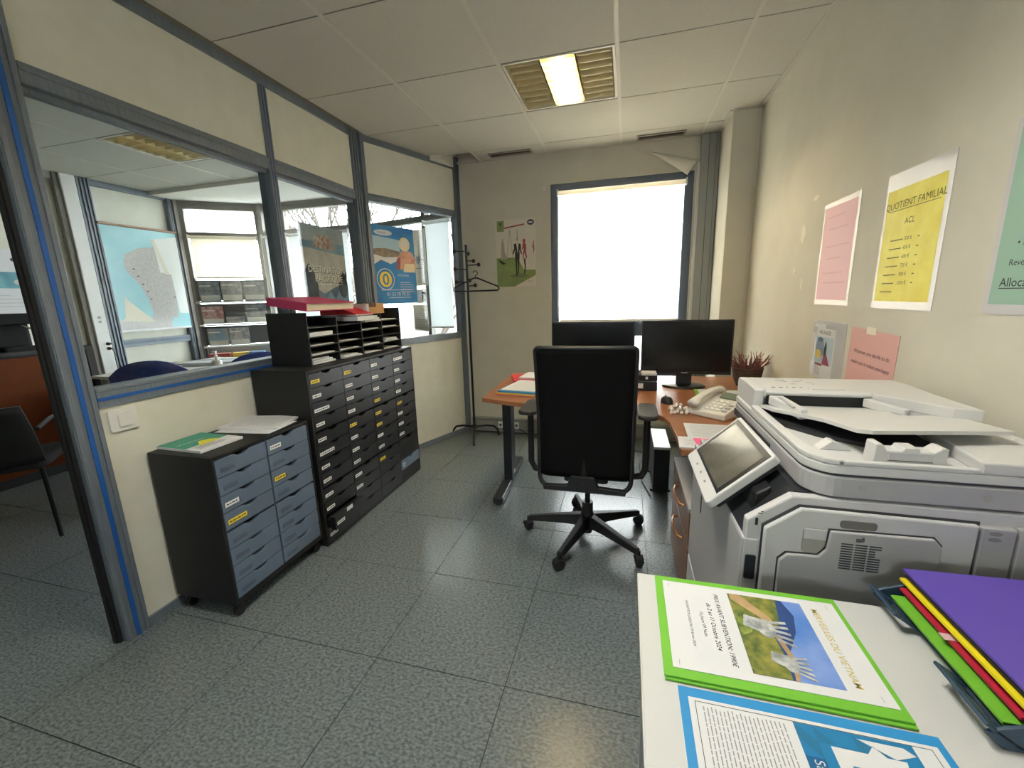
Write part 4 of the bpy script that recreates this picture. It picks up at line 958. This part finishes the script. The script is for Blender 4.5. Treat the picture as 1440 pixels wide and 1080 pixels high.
# input tray rising towards the table
tp = [(1.660, -1.045), (1.660, -1.150), (1.690, -1.205), (1.725, -1.280), (1.742, -1.385), (1.765, -1.395), (2.030, -1.335), (2.040, -1.20), (1.93, -1.06), (1.92, -1.045)][::-1]
g = G(); n = len(tp)
def tz(y): return .985+.040*((-1.045-y)/.35)**.8 if y < -1.045 else .985
vs = [(x, y, tz(y)) for x, y in tp]+[(x, y, tz(y)-.008) for x, y in tp]
fs = [(i, n+i, n+(i+1) % n, (i+1) % n) for i in range(n)]
g.add(vs, fs)
bm_f = [tuple(range(n)), tuple(range(n, 2*n))[::-1]]; g.add(vs, bm_f)
g.build('input_tray', M_cl, cp)
G().prism([(1.675, -1.055), (1.712, -1.055), (1.720, -1.205), (1.700, -1.215)][::-1], .990, 1.016).build('paper_guide', M_cl, cp, bevel=.004); G().box(1.690, 1.698, -1.19, -1.08, 1.016, 1.0175).build('guide_rib', M_cg, cp)
G().prism([(1.905, -1.05), (1.925, -1.05), (1.955, -1.16), (1.94, -1.165)][::-1], .990, 1.014).build('paper_guide', M_cl, cp, bevel=.003)
G().prism([(1.664, -1.03), (1.664, -1.19), (1.72, -1.27), (1.80, -1.34), (1.92, -1.32), (1.93, -1.03)][::-1], .9665, .976).build('painted_output_shade', M_cd, cp)  # dark slab on the bed: shade below the input tray, put into colour
# touch panel
ti = .76; u = Vector((0, -1, 0)); v = Vector((math.cos(ti), 0, math.sin(ti))); nn = u.cross(v)
if nn.z < 0: nn = -nn
PM = Matrix(((u.x, v.x, nn.x, 1.548), (u.y, v.y, nn.y, -1.185), (u.z, v.z, nn.z, .87), (0, 0, 0, 1)))
pan = G().prism(rrect(-.161, -.097, .161, .097, .012), -.014, .006, 'z', M=PM).build('control_panel', M_cl, cp, bevel=.003)
G().prism(rrect(-.150, -.085, .150, .085, .01), -.026, -.014, 'z', M=PM).build('panel_back', M_cd, pan)
G().prism([(-.148, -.062), (.152, -.062), (.152, .088), (-.148, .088)], .006, .0066, 'z', M=PM).build('screen_border', M_bez, pan)
G().prism([(-.132, -.054), (.136, -.054), (.136, .074), (-.132, .074)], .0066, .0072, 'z', M=PM).build('screen', mat('panel_screen', '57564d', .22, var='6a675c', scale=14, coat=.4), pan)
for x in (-.06, .0, .06): G().prism([(x-.006, -.080), (x+.006, -.080), (x+.006, -.074), (x-.006, -.074)], .006, .0064, 'z', M=PM).build('key_mark', mat('mark_mid', '8c8b86', .5), pan)
for p in ((1.60, -1.38), (1.60, -.87), (2.03, -1.38), (2.03, -.87)): G().lathe([(.022, 0), (.022, .036)], (p[0], p[1], 0), 12).build('castor', M_black, cp)
recentre(cp, 1.81, -1.13)

# ================================================================== WHITE TABLE AND WHAT LIES ON IT
TZ = .735
tb = thing('table', 'white melamine table with coloured folders on it', 'table', (1.70, -2.05, 0))
M_tab = mat('table_white', 'c3c5c4', .5, bump=.12, bscale=420)
G().box(-.385, .385, -.55, .505, TZ-.022, TZ).build('table_top', M_tab, tb, bevel=.002); G().box(-.386, -.384, -.55, .505, TZ-.020, TZ-.002).build('edge_band', mat('edge_cream', 'd9d5c8', .5), tb)
for sx in (-.35, .35):
    for sy in (-.51, .465): G().box(sx-.02, sx+.02, sy-.02, sy+.02, 0, TZ-.022).build('leg', mat('table_leg', 'b9bbbc', .4, metal=.5), tb)
G().box(-.33, .33, .455, .475, TZ-.08, TZ-.022).box(-.33, .33, -.52, -.50, TZ-.08, TZ-.022).build('apron', mat('table_leg', 'b9bbbc', .4), tb)

M_lime = mat('green_card', '6cb332', .55); M_cyan = mat('azure_card', '2487c4', .55)
leaf('folder', 'lower of two bright green folders on the white table', 'folder', (1.5065, -1.6785, TZ+.0006), -.006, .314, .236, .0034, M_lime)
gf = thing('folder', 'upper bright green folder with a stapled trip offer on the white table', 'folder', (1.5045, -1.6745, TZ+.0045))
G().box(-.157, .157, -.118, .118, 0, .0032).build('cover', M_lime, gf)
# sheet: text reads towards -y, its top points to +x
s = Sheet((-.143, .104, .0042), (0, -1, 0), (1, 0, 0), .0002); s.slab(.206, .292, .0008).build('sheet', M_paper, gf)
P0, P1 = .115, .236
PM_ = [M_ink, mat('photo_sky', '3f74c4', .5, var='7f9bd6', scale=9), mat('photo_hill', '27457f', .5), mat('photo_bush', '4c5f27', .6, var='8b8a3c', scale=60, detail=8), mat('photo_path', 'b79a72', .6, var='a08560', scale=40), mat('photo_stone', 'c2c4c4', .6, var='7f8688', scale=60), mat('photo_bush_light', '8c9a45', .6, var='4c5f27', scale=70), mat('gold_print', 'bfae5a', .5)]
s.rect(.013, P0, .191, P1, 1, 1)
s.poly([(.013, .205), (.05, .215), (.09, .205), (.14, .180), (.191, .176), (.191, .150), (.013, .170)], 2, 2)
s.poly([(.013, P0), (.191, P0), (.191, .168), (.15, .172), (.11, .168), (.07, .186), (.013, .196)], 3, 3)
s.poly([(.013, .118), (.028, .118), (.075, .166), (.075, .176), (.064, .174), (.013, .135)], 4, 4)
s.poly([(.10, .176), (.15, .186), (.191, .178), (.191, .172), (.15, .178), (.105, .168)], 4, 4)
s.poly([(.072, .142), (.105, .136), (.115, .12), (.10, P0), (.06, P0), (.05, .13)], 6, 4)
for (hu, hv, k) in ((.088, .163, 1.45), (.158, .177, 1.1)):
    s.oval(hu+.002*k, hv-.002*k, .015*k, .010*k, 5, 5, 14); s.poly([(hu-.012*k, hv-.004*k), (hu-.016*k, hv-.022*k), (hu+.002*k, hv-.026*k), (hu+.010*k, hv-.008*k)], 5, 4.5)
    for q in range(5): a = -.9+.45*q; du, dv = math.sin(a)*.5, 1; s.poly([(hu-.010*k+.006*k*q, hv+.004*k), (hu-.006*k+.006*k*q, hv+.004*k), (hu-.004*k+.0065*k*q+du*.012*k, hv+.022*k*dv), (hu-.008*k+.0065*k*q+du*.012*k, hv+.022*k)], 5, 6)
s.g.build('photo', PM_, gf); s.g = G()
s.text('PRIX AVANT SUBVENTION: 1990€', .103, .089, .0108, 0, 1, 'CENTER', .2, .006); s.text('du 2 au 11 Octobre 2024', .103, .0725, .0105, 0, 1, 'CENTER', .2, .006); s.text('10 Jours/ 09 Nuits', .103, .0575, .0080, 0, 1, 'CENTER', .2); s.text("INSCRIPTION JUSQU'AU 29 février 2024", .103, .0365, .0062, 0, 1, 'CENTER', .2)
s.g.build('print', PM_, gf); s.g = G()
s.text('MERVEILLES DU VIETNAM', .103, .250, .0142, 7, 1, 'CENTER', .1, .006)
s.g.build('title', PM_, gf)
M_stp = mat('staple', '9a9aa2', .3, metal=.8)
for (a, b) in ((.006, .010), (.190, .010), (.008, .278), (.190, .276)):
    s.g = G(); s.rect(a, b, a+.010, b+.0009, 0, 1); s.g.build('staple', M_stp, gf)
bf = thing('folder', 'azure blue folder with a framed leaflet on the white table', 'folder', (1.5225, -1.925, TZ+.0006))
G().box(-.157, .157, -.118, .122, 0, .003).build('cover', M_cyan, bf); G().box(-.1575, .1575, -.119, .1225, 0, .0012).build('cover_edge', M_paper, bf)
s = Sheet((-.145, .106, .0040), (0, -1, 0), (1, 0, 0), .0002); s.slab(.206, .292, .0008).build('sheet', M_paper, bf)
s.frame(.005, .008, .20, .284, .0009, 0, 1)
rr = random.Random(9)
for k in range(20):
    vv = .018+.0052*k; e = .195-rr.uniform(0, .01); uu = .010+rr.uniform(0, .004)
    while uu < e:
        w_ = rr.uniform(.005, .016); s.rect(uu, vv, min(uu+w_, e), vv+.0015, 1, 1); uu += w_+.0016
s.rect(.0062, .130, .199, .262, 2, 1)
nb = 9
for i in range(nb):
    for j in range(6):
        u0, v0 = .0062+.1928/nb*i, .130+.132/6*j; du, dv = .1928/nb, .132/6; c = rr.choice((2, 3, 4, 5, 5, 2))
        tri = rr.choice(([(u0, v0), (u0+du, v0), (u0+du, v0+dv)], [(u0, v0), (u0+du, v0+dv), (u0, v0+dv)], [(u0, v0), (u0+du, v0), (u0+du, v0+dv), (u0, v0+dv)])); s.poly(tri, c, 2)
s.poly([(.03, .165), (.10, .165), (.10, .18), (.05, .18), (.05, .215), (.075, .235), (.03, .245), (.03, .225), (.018, .215), (.03, .205)], 6, 3); s.poly([(.012, .20), (.03, .235), (.02, .26), (.012, .25)], 6, 3); s.text('Sa', .052, .138, .016, 6, 3)
s.g.build('print', [M_ink, M_greyink, mat('mosaic_blue', '1677ab', .5), mat('mosaic_deep', '0f5a8c', .5), mat('mosaic_navy', '1d3d66', .5), mat('mosaic_teal', '1d6d96', .5), M_paper], bf)

# letter tray with folders
M_navy = mat('navy_plastic', '2c4257', .45, bump=.1, bscale=600)
lt = thing('letter_tray', 'navy blue plastic letter tray full of coloured folders', 'letter tray', (1.90, -1.665, TZ+.0005))
G().box(-.130, .165, -.128, .128, 0, .004).build('tray_floor', M_navy, lt)
prof = [(-.150, .0), (.165, 0), (.165, .058), (-.06, .056), (-.115, .046), (-.155, .030), (-.172, .020)]
for y0_, y1_ in ((-.134, -.128), (.128, .134)): G().prism(prof, y0_, y1_, 'y').build('tray_side', M_navy, lt, bevel=.002)
G().box(.159, .165, -.128, .128, .004, .065).build('tray_back', M_navy, lt)
for y0_, y1_ in ((.056, .134), (-.134, -.038)):
    M_ = Matrix.Translation((-.133, 0, .003)) @ Matrix.Rotation(-.98, 4, 'Y')
    g = G(); g.box(0, .005, y0_, y1_, 0, .012, 0, M_).box(0, .005, y0_, y1_, .036, .050, 0, M_).box(0, .005, y0_, y0_+.018, .012, .036, 0, M_).box(0, .005, y1_-.018, y1_, .012, .036, 0, M_).build('front_lip', M_navy, lt, bevel=.0015)
M_purp = mat('purple_card', '5a46a8', .55); M_crim = mat('crimson_card', 'b01f3c', .55); M_lem = mat('lemon_card', 'ecd51f', .55)
def slant(name, label, x0, y0, y1, z0, z1, t, m, ln=.315):
    o = thing(name, label, 'folder', (x0, (y0+y1)/2, z0)); a = math.atan2(z1-z0, ln)
    G().box(0, ln*math.cos(a)*1.0, y0-(y0+y1)/2, y1-(y0+y1)/2, 0, t, 0, Matrix.Rotation(-a, 4, 'Y')).build('folder_cover', m, o); return o
slant('folder', 'green folder lowest in the navy letter tray', 1.757, -1.785, -1.55, TZ+.0195, TZ+.020, .003, M_lime, .28); slant('folder', 'second green folder just under the crimson one in the navy tray', 1.753, -1.785, -1.548, TZ+.0255, TZ+.0275, .003, M_lime, .28)
rf = slant('folder', 'crimson folder with a clear tab in the navy letter tray', 1.769, -1.785, -1.54, TZ+.036, TZ+.040, .004, M_crim); G().box(-.006, .025, .0, .014, .0042, .0052).build('clear_tab', mat('clear_tab', 'd9b8bd', .15), rf)
slant('folder', 'lemon yellow folder under the purple one in the navy tray', 1.772, -1.785, -1.53, TZ+.050, TZ+.052, .004, M_lem); slant('folder', 'black thin folder directly under the purple one in the navy tray', 1.779, -1.79, -1.53, TZ+.0575, TZ+.0585, .003, M_blackm); slant('folder', 'large purple folder on top of the navy letter tray', 1.779, -1.792, -1.522, TZ+.064, TZ+.072, .004, M_purp, .32)

# ================================================================== NOTICES ON THE RIGHT WALL
UR, VR = (0, -1, 0), (0, 0, 1); XW = XR-.0016
M_lam = mat('laminate_film', 'cfcdd0', .12, spec=.6)
s = wall_sheet('notice', 'pale pink laminated notice with faint text on the right wall', 'notice', (XW, -.118, 1.240), UR, VR, .305, .425, mat('lam_white', 'ece6e2', .25))
s.rect(.012, .022, .285, .405, 1, 1); s.text('', 0, 0, .02, 2, 2)
for k, vv in enumerate((.36, .31, .24, .19, .13, .09)): s.rect(.05+.02*(k % 2), vv, .20+.03*(k % 3), vv+.006, 2, 2)
s.g.build('print', [M_paper, mat('pink_pale', 'efc3cb', .6), mat('pink_ink', 'e3b3bc', .6)], s.root)
s = wall_sheet('notice', 'yellow laminated notice titled Quotient Familial on the right wall', 'notice', (XW, -.592, 1.238), UR, VR, .305, .425, M_lam)
s.rect(.010, .024, .285, .375, 1, 1); s.text('QUOTIENT FAMILIAL', .150, .315, .030, 2, 2, 'CENTER'); s.rect(.03, .308, .27, .310, 2, 2); s.text('ACL', .145, .262, .026, 2, 2, 'CENTER')
for k in range(7):
    vv = .215-.027*k; s.rect(.06-.003*k, vv, .125-.003*k, vv+.003, 2, 2)
    if k < 6: s.text('%d €' % (300+150*k), .150, vv-.003, .016, 2, 2, 'CENTER'); s.rect(.195, vv, .205, vv+.003, 2, 2)
s.g.build('print', [M_paper, mat('yellow_notice', 'ece25a', .5, var='e2d33e', scale=14), mat('olive_ink', '6a6330', .7)], s.root)
s = wall_sheet('notice', 'sage green laminated notice with bold black lines on the right wall', 'notice', (XW, -1.075, 1.240), UR, VR, .305, .425, M_lam)
s.rect(.014, .022, .30, .405, 1, 1); s.text('• Revenus', .062, .150, .022, 2, 2); s.text('Revenus imposables', .050, .108, .020, 2, 2); s.text('Allocations', .036, .062, .028, 2, 2); s.rect(.036, .057, .17, .059, 2, 2)
s.g.build('print', [M_paper, mat('sage', '8fb3a2', .6), M_ink], s.root)
s = wall_sheet('flyer', 'small travel flyer in a grey plastic sleeve taped to the right wall', 'flyer', (XW, -.150, .925), UR, VR, .295, .248, mat('sleeve', 'bcbcbd', .2))
s.rect(.04, .0, .215, .215, 1, 1); s.rect(.04, .062, .205, .178, 2, 2); s.text('VACANCES', .062, .19, .022, 3, 2); s.oval(.085, .13, .04, .045, 4, 3); s.oval(.075, .10, .03, .02, 5, 3.5); s.poly([(.12, .06), (.19, .06), (.16, .10), (.13, .11)], 6, 3); s.poly([(.125, .10), (.15, .10), (.15, .14), (.138, .165), (.128, .13)], 3, 4); s.oval(.085, .165, .028, .010, 7, 4); s.rect(.05, .052, .12, .060, 6, 3); s.lines(.05, .045, .11, 5, .009, .003, 8, 2); s.rect(.01, .215, .12, .232, 1, 2); s.rect(.0, .06, .02, .19, 1, 2)
s.g.build('print', [M_paper, M_paper, mat('flyer_sky', 'a9c0cc', .5), M_ink, mat('flyer_grey', '6f8294', .5), mat('flyer_yellow', 'c9b04a', .5), mat('flyer_wine', '8c2b4a', .5), mat('flyer_navy', '3d4b72', .5), M_greyink], s.root)
s = wall_sheet('note', 'dusty pink paper with a handwritten style saying on the right wall', 'note', (XW, -.478, .950), (0, -1, -.03), (0, -.03, 1), .297, .215, mat('dusty_pink', 'd8a9a2', .7))
s.text('Whatever you decide to do', .15, .125, .020, 1, 1, 'CENTER', .25); s.g.build('text_line', [M_paper, mat('brown_ink', '4a3236', .7)], s.root); s.g = G(); s.text('make sure it makes you happy', .15, .085, .020, 1, 1, 'CENTER', .25)
s.g.build('text_line', [M_paper, mat('brown_ink', '4a3236', .7)], s.root); G().box(-.0006, 0, -.170, -.110, .196, .221).build('tape', mat('tape', 'e2ddc8', .3), s.root)

# ================================================================== THE NEIGHBOURING ROOM
# wall map
mp_ = thing('wall_map', 'large laminated map of a coast with blue sea on the far wall', 'map', (XL+.066, .615, 1.08))
M_sea = mat('map_sea', '7fb6c0', .3, var='8fc2c8', scale=3); M_land = mat('map_land', 'b4b0ab', .3, var='a49f9b', scale=45, detail=8); M_mapw = mat('map_white', 'd5d8d5', .3)
s = Sheet((0, 0, 0), (0, 1, 0), (0, 0, 1)); s.slab(.70, 1.02, .002).build('sheet', M_mapw, mp_)
s.rect(0, .02, .70, 1.02, 1, 1); s.poly([(.09, .36), (.12, .30), (.30, .12), (.40, .15), (.40, .02), (.0, .02), (.0, .10), (.06, .14)], 3, 2); s.poly([(.17, .76), (.30, .83), (.52, .86), (.52, .02), (.36, .02), (.30, .13), (.33, .17), (.30, .33), (.25, .47), (.16, .58), (.14, .68)], 2, 3); s.poly([(.44, .62), (.60, .62), (.58, .12), (.45, .14)], 2, 3.5)
s.poly([(.44, .93), (.70, .98), (.70, .16), (.60, .17), (.58, .58), (.47, .60), (.46, .8)], 0, 4); s.poly([(.48, .02), (.70, .02), (.70, .10), (.60, .14), (.50, .09)], 1, 5); s.poly([(.0, .02), (.42, .02), (.40, .08), (.0, .11)], 2, 3.7); s.poly([(.43, .93), (.47, .93), (.56, .58), (.52, .58)], 3, 5.5)
for (a, b) in ((.22, .62), (.25, .55), (.28, .47), (.31, .40), (.33, .32), (.57, .34)): s.oval(a, b, .012, .006, 4, 6, 8)
s.g.build('print', [M_mapw, M_sea, M_land, mat('map_cream', 'cfc9b4', .4), M_ink], mp_)
G().tube([(.006, -.01, 1.03), (.006, .71, 1.03)], .012, 8).build('top_rod', mat('map_rod', '9c7f68', .5), mp_)

def wnotice(label, y, z, w_, h_, deco):
    s = wall_sheet('notice', label, 'notice', (XL+.0015, y, z), (0, 1, 0), (0, 0, 1), w_, h_, M_paper); deco(s); s.g.build('print', [mat('teal_photo', '3d7f8f', .5, var='5fa0aa', scale=9), M_dark, mat('pale_grey', 'b9b9b6', .7), mat('map_photo', '9a9c9b', .6, var='7c7f80', scale=14)], s.root)
wnotice('white notice with a teal photograph on the wall above the counter', -.36, 1.30, .46, .51, lambda s: (s.rect(.12, .20, .42, .33, 0, 1), s.oval(.37, .25, .04, .025, 2, 2), s.oval(.37, .43, .03, .018, 1, 1), s.lines(.05, .14, .4, 4, .03, .006, 2, 1)))
wnotice('grey map sheet with a dark shield emblem on the wall above the counter', .14, 1.30, .19, .52, lambda s: (s.rect(.01, .02, .18, .30, 3, 1), s.poly([(.05, .36), (.08, .29), (.11, .30), (.125, .36), (.09, .38)], 1, 2), s.oval(.088, .345, .015, .016, 2, 3)))

# reception counter and what stands on it
ct = thing('counter', 'dark edged reception counter with orange-brown front', 'counter', (-3.36, -.55, 0))
G().box(-.17, .15, -.70, .63, 0, .98).build('carcass', M_blackm, ct); G().box(-.20, .19, -.72, .70, .98, 1.012).build('counter_top', M_blackm, ct, bevel=.003); G().box(.15, .165, -.70, .62, .07, .965).build('front_panel', mat('rust_laminate', '5c2a0b', .7, var='522509', scale=6, spec=.15), ct)
G().box(-.17, .19, .65, .70, 0, .98).build('end_panel', M_blackm, ct); G().box(.15, .17, -.70, .65, 0, .07).build('plinth', M_black, ct)
cf = thing('coffee_machine', 'black coffee machine with chrome spout on the counter', 'coffee machine', (-3.37, -.24, 1.0125))
G().prism(rrect(-.11, -.115, .12, .115, .03), 0, .03).build('drip_tray', mat('machine_black', '060607', .65, spec=.2), cf, bevel=.003); G().prism(rrect(-.11, -.115, .02, .115, .03), .03, .25).build('housing', mat('machine_black', '060607', .65, spec=.2), cf, bevel=.006); G().prism(rrect(-.11, -.12, .10, .12, .03), .20, .285).build('head', mat('machine_black', '060607', .65, spec=.2), cf, bevel=.008)
G().tube([(.08, .04, .20), (.10, .055, .175), (.105, .085, .165), (.105, .10, .14)], .008, 8).build('spout', M_chrome, cf)

# dark visitor chair by the doorway
vc = thing('visitor_chair', 'black visitor chair in the dark beside the counter', 'chair', (-2.22, -.93, 0), -2.3)
G().prism(rrect(-.23, -.22, .23, .22, .05), .43, .48).build('seat', M_seat, vc, bevel=.015)
g = G()
for k in range(9):
    for q in range(7):
        u_ = q/6*2-1; z = .48+.33*k/8; g.v.append((.23*u_*(1-.12*(k/8)**2), .21+.05*k/8+.03*(1-u_*u_), z))
for k in range(8):
    for q in range(6): g.f.append([k*7+q, k*7+q+1, k*7+q+8, k*7+q+7]); g.m.append(0); g.sm.append(True)
o = g.build('backrest', M_black, vc); sd = o.modifiers.new('thick', 'SOLIDIFY'); sd.thickness = .02
for sx in (-.2, .2):
    for sy in (-.19, .19): G().tube([(sx, sy, .43), (sx*1.05, sy*1.08, .0)], .012, 8).build('leg', M_blackpaint, vc)
    ar = G().tube([(sx*1.12, .20, .66), (sx*1.15, 0, .68), (sx*1.12, -.17, .67), (sx*1.05, -.19, .45)], .012, 8).build('armrest', M_black, vc)
cpz = thing('plastic_cup', 'small clear plastic cup lying on the dark floor by the doorway', 'cup', (-2.13, -.64, .037))
G().lathe([(.028, -.04), (.030, -.038), (.037, .04), (.0355, .04), (.0285, -.036)], n=20, M=Matrix.Rotation(1.45, 4, 'Y')).build('cup_wall', glass_mat('cup_plastic', (.85, .87, .88), .25), cpz); G().tube([(.037*math.cos(k*.3142), .037*math.sin(k*.3142), .04) for k in range(20)], .0018, 5, closed=True).build('cup_rim', mat('cup_rim', 'dfe3e5', .2), cpz).rotation_euler = (0, 1.45, 0)

# white table under the bay with chairs and papers
bt_ = thing('meeting_table', 'white table in the neighbouring room below the wall map', 'table', (-2.65, .70, 0), 0)
G().box(-.51, .70, -.62, .55, .725, .75).build('table_top', M_plaster, bt_, bevel=.003)
for sx in (-.46, .57):
    for sy in (-.55, .50): G().tube([(sx, sy, 0), (sx, sy, .725)], .02, 8).build('leg', M_trunk, bt_)
leaf('paper_stack', 'beige sheet of card lying on the white table under the map', 'papers', (-3.02, .78, .7505), .3, .34, .22, .012, mat('beige_card', 'b7b2a2', .7)); o = leaf('document', 'open white ring file on the neighbouring white table', 'document', (-2.62, .80, .7505), .35, .46, .30, .035, M_paper)
G().box(-.23, .23, .04, .055, .0355, .0365).box(-.23, .23, .08, .088, .0355, .0365).build('dark_band', M_dframe, o)
dp = thing('soap_dispenser', 'small translucent dispenser bottle on the white table', 'bottle', (-2.20, .46, .7505))
G().lathe([(.038, 0), (.040, .005), (.040, .085), (.03, .095), (.012, .10), (.012, .115)], n=18).build('bottle', mat('frosted', 'b9b2a8', .3), dp); G().lathe([(.014, .115), (.014, .135), (.006, .14), (.006, .16)], n=12).box(-.03, .008, -.008, .008, .16, .172).build('pump', M_white, dp)
def blue_chair(x, y, rz, label, top):
    t = thing('meeting_chair', label, 'chair', (x, y, 0), rz, 'blue chairs at the white table'); m = mat('blue_shell', '2a3f86', .5)
    G().prism(rrect(-.23, -.21, .23, .21, .06), .43, .465).build('seat', m, t, bevel=.012)
    g = G()
    for k in range(9):
        for q in range(9):
            u_ = q/8*2-1; z = .50+(top-.50-.10*abs(u_)**2.5)*k/8; g.v.append((.24*u_, -.22-.03*k/8-.04*(1-u_*u_), z))
    for k in range(8):
        for q in range(8): g.f.append([k*9+q, k*9+q+1, k*9+q+10, k*9+q+9]); g.m.append(0); g.sm.append(True)
    o = g.build('backrest', m, t); sd = o.modifiers.new('thick', 'SOLIDIFY'); sd.thickness = .025
    for sx in (-.2, .2):
        for sy in (-.18, .18): G().tube([(sx, sy, .43), (sx*1.05, sy*1.1, 0)], .011, 8).build('leg', M_chrome, t)
        G().tube([(sx*.9, -.18, .43), (sx*.9, -.235, .55)], .01, 8).build('back_strut', M_chrome, t)
    return t
blue_chair(-2.13, -.02, .62, 'blue shell chair in front of the white table, nearer the counter', .945); blue_chair(-1.90, .55, 1.0, 'blue shell chair at the window end of the white table', .925)

# brochure rack in front of the bay window beside the map
rx, ry = -3.54+.05*c2+.10*s2, 1.40+.05*s2-.10*c2
rk = thing('brochure_rack', 'grey brochure rack with pale shelf edges below the cream blind', 'rack', (rx, ry, 0), d2)
M_rack = mat('rack_grey', '4e4d4b', .5)
G().box(0, .02, 0, .03, 0, 1.62).box(.70, .72, 0, .03, 0, 1.62).build('upright', M_rack, rk)
for z0_, z1_ in ((1.37, 1.60), (1.11, 1.335), (.86, 1.08)): G().box(.02, .70, .012, .02, z0_, z1_).build('back_panel', M_rack, rk)
for z in (1.345, 1.085, .835): G().box(.0, .72, -.045, .012, z, z+.018).build('shelf_edge', M_white, rk, bevel=.003)
G().box(-.02, .74, -.06, .06, 0, .03).build('base', M_rack, rk)
M_ph1 = mat('photo_grey', '8d8f8e', .5, var='63686a', scale=25); M_ph2 = mat('photo_mixed', 'b4a79c', .5, var='6f7a80', scale=28); M_ph3 = mat('photo_pink', 'c8a49b', .5, var='8f5a55', scale=26); M_ph4 = mat('photo_water', '6b93a8', .5, var='a98d72', scale=20)
def brochure(u, z, w_, h_, m, label):
    p = Vector((rx, ry, 0))+Vector((c2, s2, 0))*u+Vector((s2, -c2, 0))*.006
    s = wall_sheet('brochure', label, 'brochure', (p.x, p.y, z), (c2, s2, .0), (-s2*-.12, c2*-.12*-1, 1) if False else (0, 0, 1), w_, h_, m, .004, 'brochures in the rack'); s.rect(.01, .01, w_-.01, h_*.3, 1, 1); s.rect(.01, h_*.75, w_*.6, h_*.8, 1, 2); s.g.build('print', [M_paper, M_cream], s.root)
brochure(.04, 1.363, .20, .225, M_ph1, 'grey landscape brochure on the top rack shelf by the map'); brochure(.255, 1.363, .205, .235, M_ph2, 'brochure with people in the middle of the top rack shelf'); brochure(.475, 1.363, .215, .22, M_ph1, 'pale grey brochure at the corner end of the top rack shelf')
brochure(.03, 1.105, .21, .20, M_ph3, 'pink food brochure on the middle rack shelf'); brochure(.255, 1.105, .19, .08, M_ph2, 'low leaflet in the centre of the middle rack shelf'); brochure(.46, 1.105, .22, .21, M_ph1, 'dark landscape brochure on the middle rack shelf')
brochure(.05, .855, .20, .20, M_ph4, 'blue water sport brochure on the bottom rack shelf'); brochure(.262, .855, .205, .20, M_ph2, 'pale beach brochure on the bottom rack shelf')
for k, (m, lb, x) in enumerate(((mat('box_red', 'b4472f', .6), 'red file box on the bay ledge under the rack', .07), (mat('box_yellow', 'd9ab3a', .6), 'yellow file box on the bay ledge under the rack', .30), (mat('box_blue', '4a7fa3', .6), 'blue file box on the bay ledge under the rack', .46))):
    p = Vector((rx, ry, 0))+Vector((c2, s2, 0))*(x+.1)+Vector((s2, -c2, 0))*.14
    o = thing('file_box', lb, 'box', (p.x, p.y, .7005), d2); G().box(-.10, .10 if k == 0 else .06, -.05, .05, 0, .075).build('carton', m, o, bevel=.002); G().box(-.10, .10 if k == 0 else .06, -.052, -.05, .05, .052).build('lid_line', M_cream, o)
p = Vector((rx, ry, 0))+Vector((c2, s2, 0))*.36+Vector((s2, -c2, 0))*.14
lg = thing('window_bench', 'white bench under the brochure rack holding coloured boxes', 'bench', (p.x, p.y, 0), d2); G().box(-.36, .36, -.07, .07, .67, .70).build('bench_top', M_plaster, lg)
for sx in (-.33, .33): G().box(sx-.015, sx+.015, -.06, .06, 0, .67).build('leg', M_trunk, lg)

# notices hung on the bay glass behind the blue poster
c4, s4 = math.cos(d4), math.sin(d4)
def bnotice(u, z, w_, h_, m, label, deco):
    p = Vector((-1.62, 1.935, 0))+Vector((c4, s4, 0))*u-Vector((-s4, c4, 0))*.012
    s = wall_sheet('notice', label, 'notice', (p.x, p.y, z), (c4, s4, 0), (0, 0, 1), w_, h_, m, .0015); deco(s); s.g.build('print', [M_greyink, M_ink, mat('brick_red', '9a4a42', .6), M_cream], s.root)
bnotice(.70, 1.46, .22, .56, mat('calendar_paper', 'c9c1ab', .7), 'tall beige calendar sheet hung on the bay glass', lambda s: (s.oval(.11, .26, .03, .04, 0, 1), s.rect(.02, .17, .16, .18, 0, 1), s.rect(.15, .05, .17, .55, 0, 1)))
bnotice(.76, 1.28, .13, .14, M_paper, 'small white notice with a dark square on the bay glass', lambda s: s.rect(.07, .02, .125, .12, 1, 1))
bnotice(.70, .98, .20, .28, mat('timetable', 'c4bda9', .7), 'beige timetable sheet with red heading on the bay glass', lambda s: (s.text('Co', .12, .22, .06, 2, 1), s.lines(.02, .19, .18, 8, .022, .004, 0, 1)))

# cables behind the desk
tag(G().tube([(.30, 1.37, .06), (.45, 1.30, .012), (.8, 1.28, .008), (1.2, 1.25, .008), (1.50, 1.05, .008), (1.52, .80, .03)], .004, 6).build('power_cable', M_black), 'black power cable trailing on the floor along the trunking', 'cable')
tag(G().tube([(1.50, 1.37, .06), (1.46, 1.15, .012), (1.40, .80, .008), (1.42, .50, .008), (1.46, .30, .010)], .0035, 6).build('network_cable', M_black), 'black network cable on the floor beside the computer tower', 'cable')
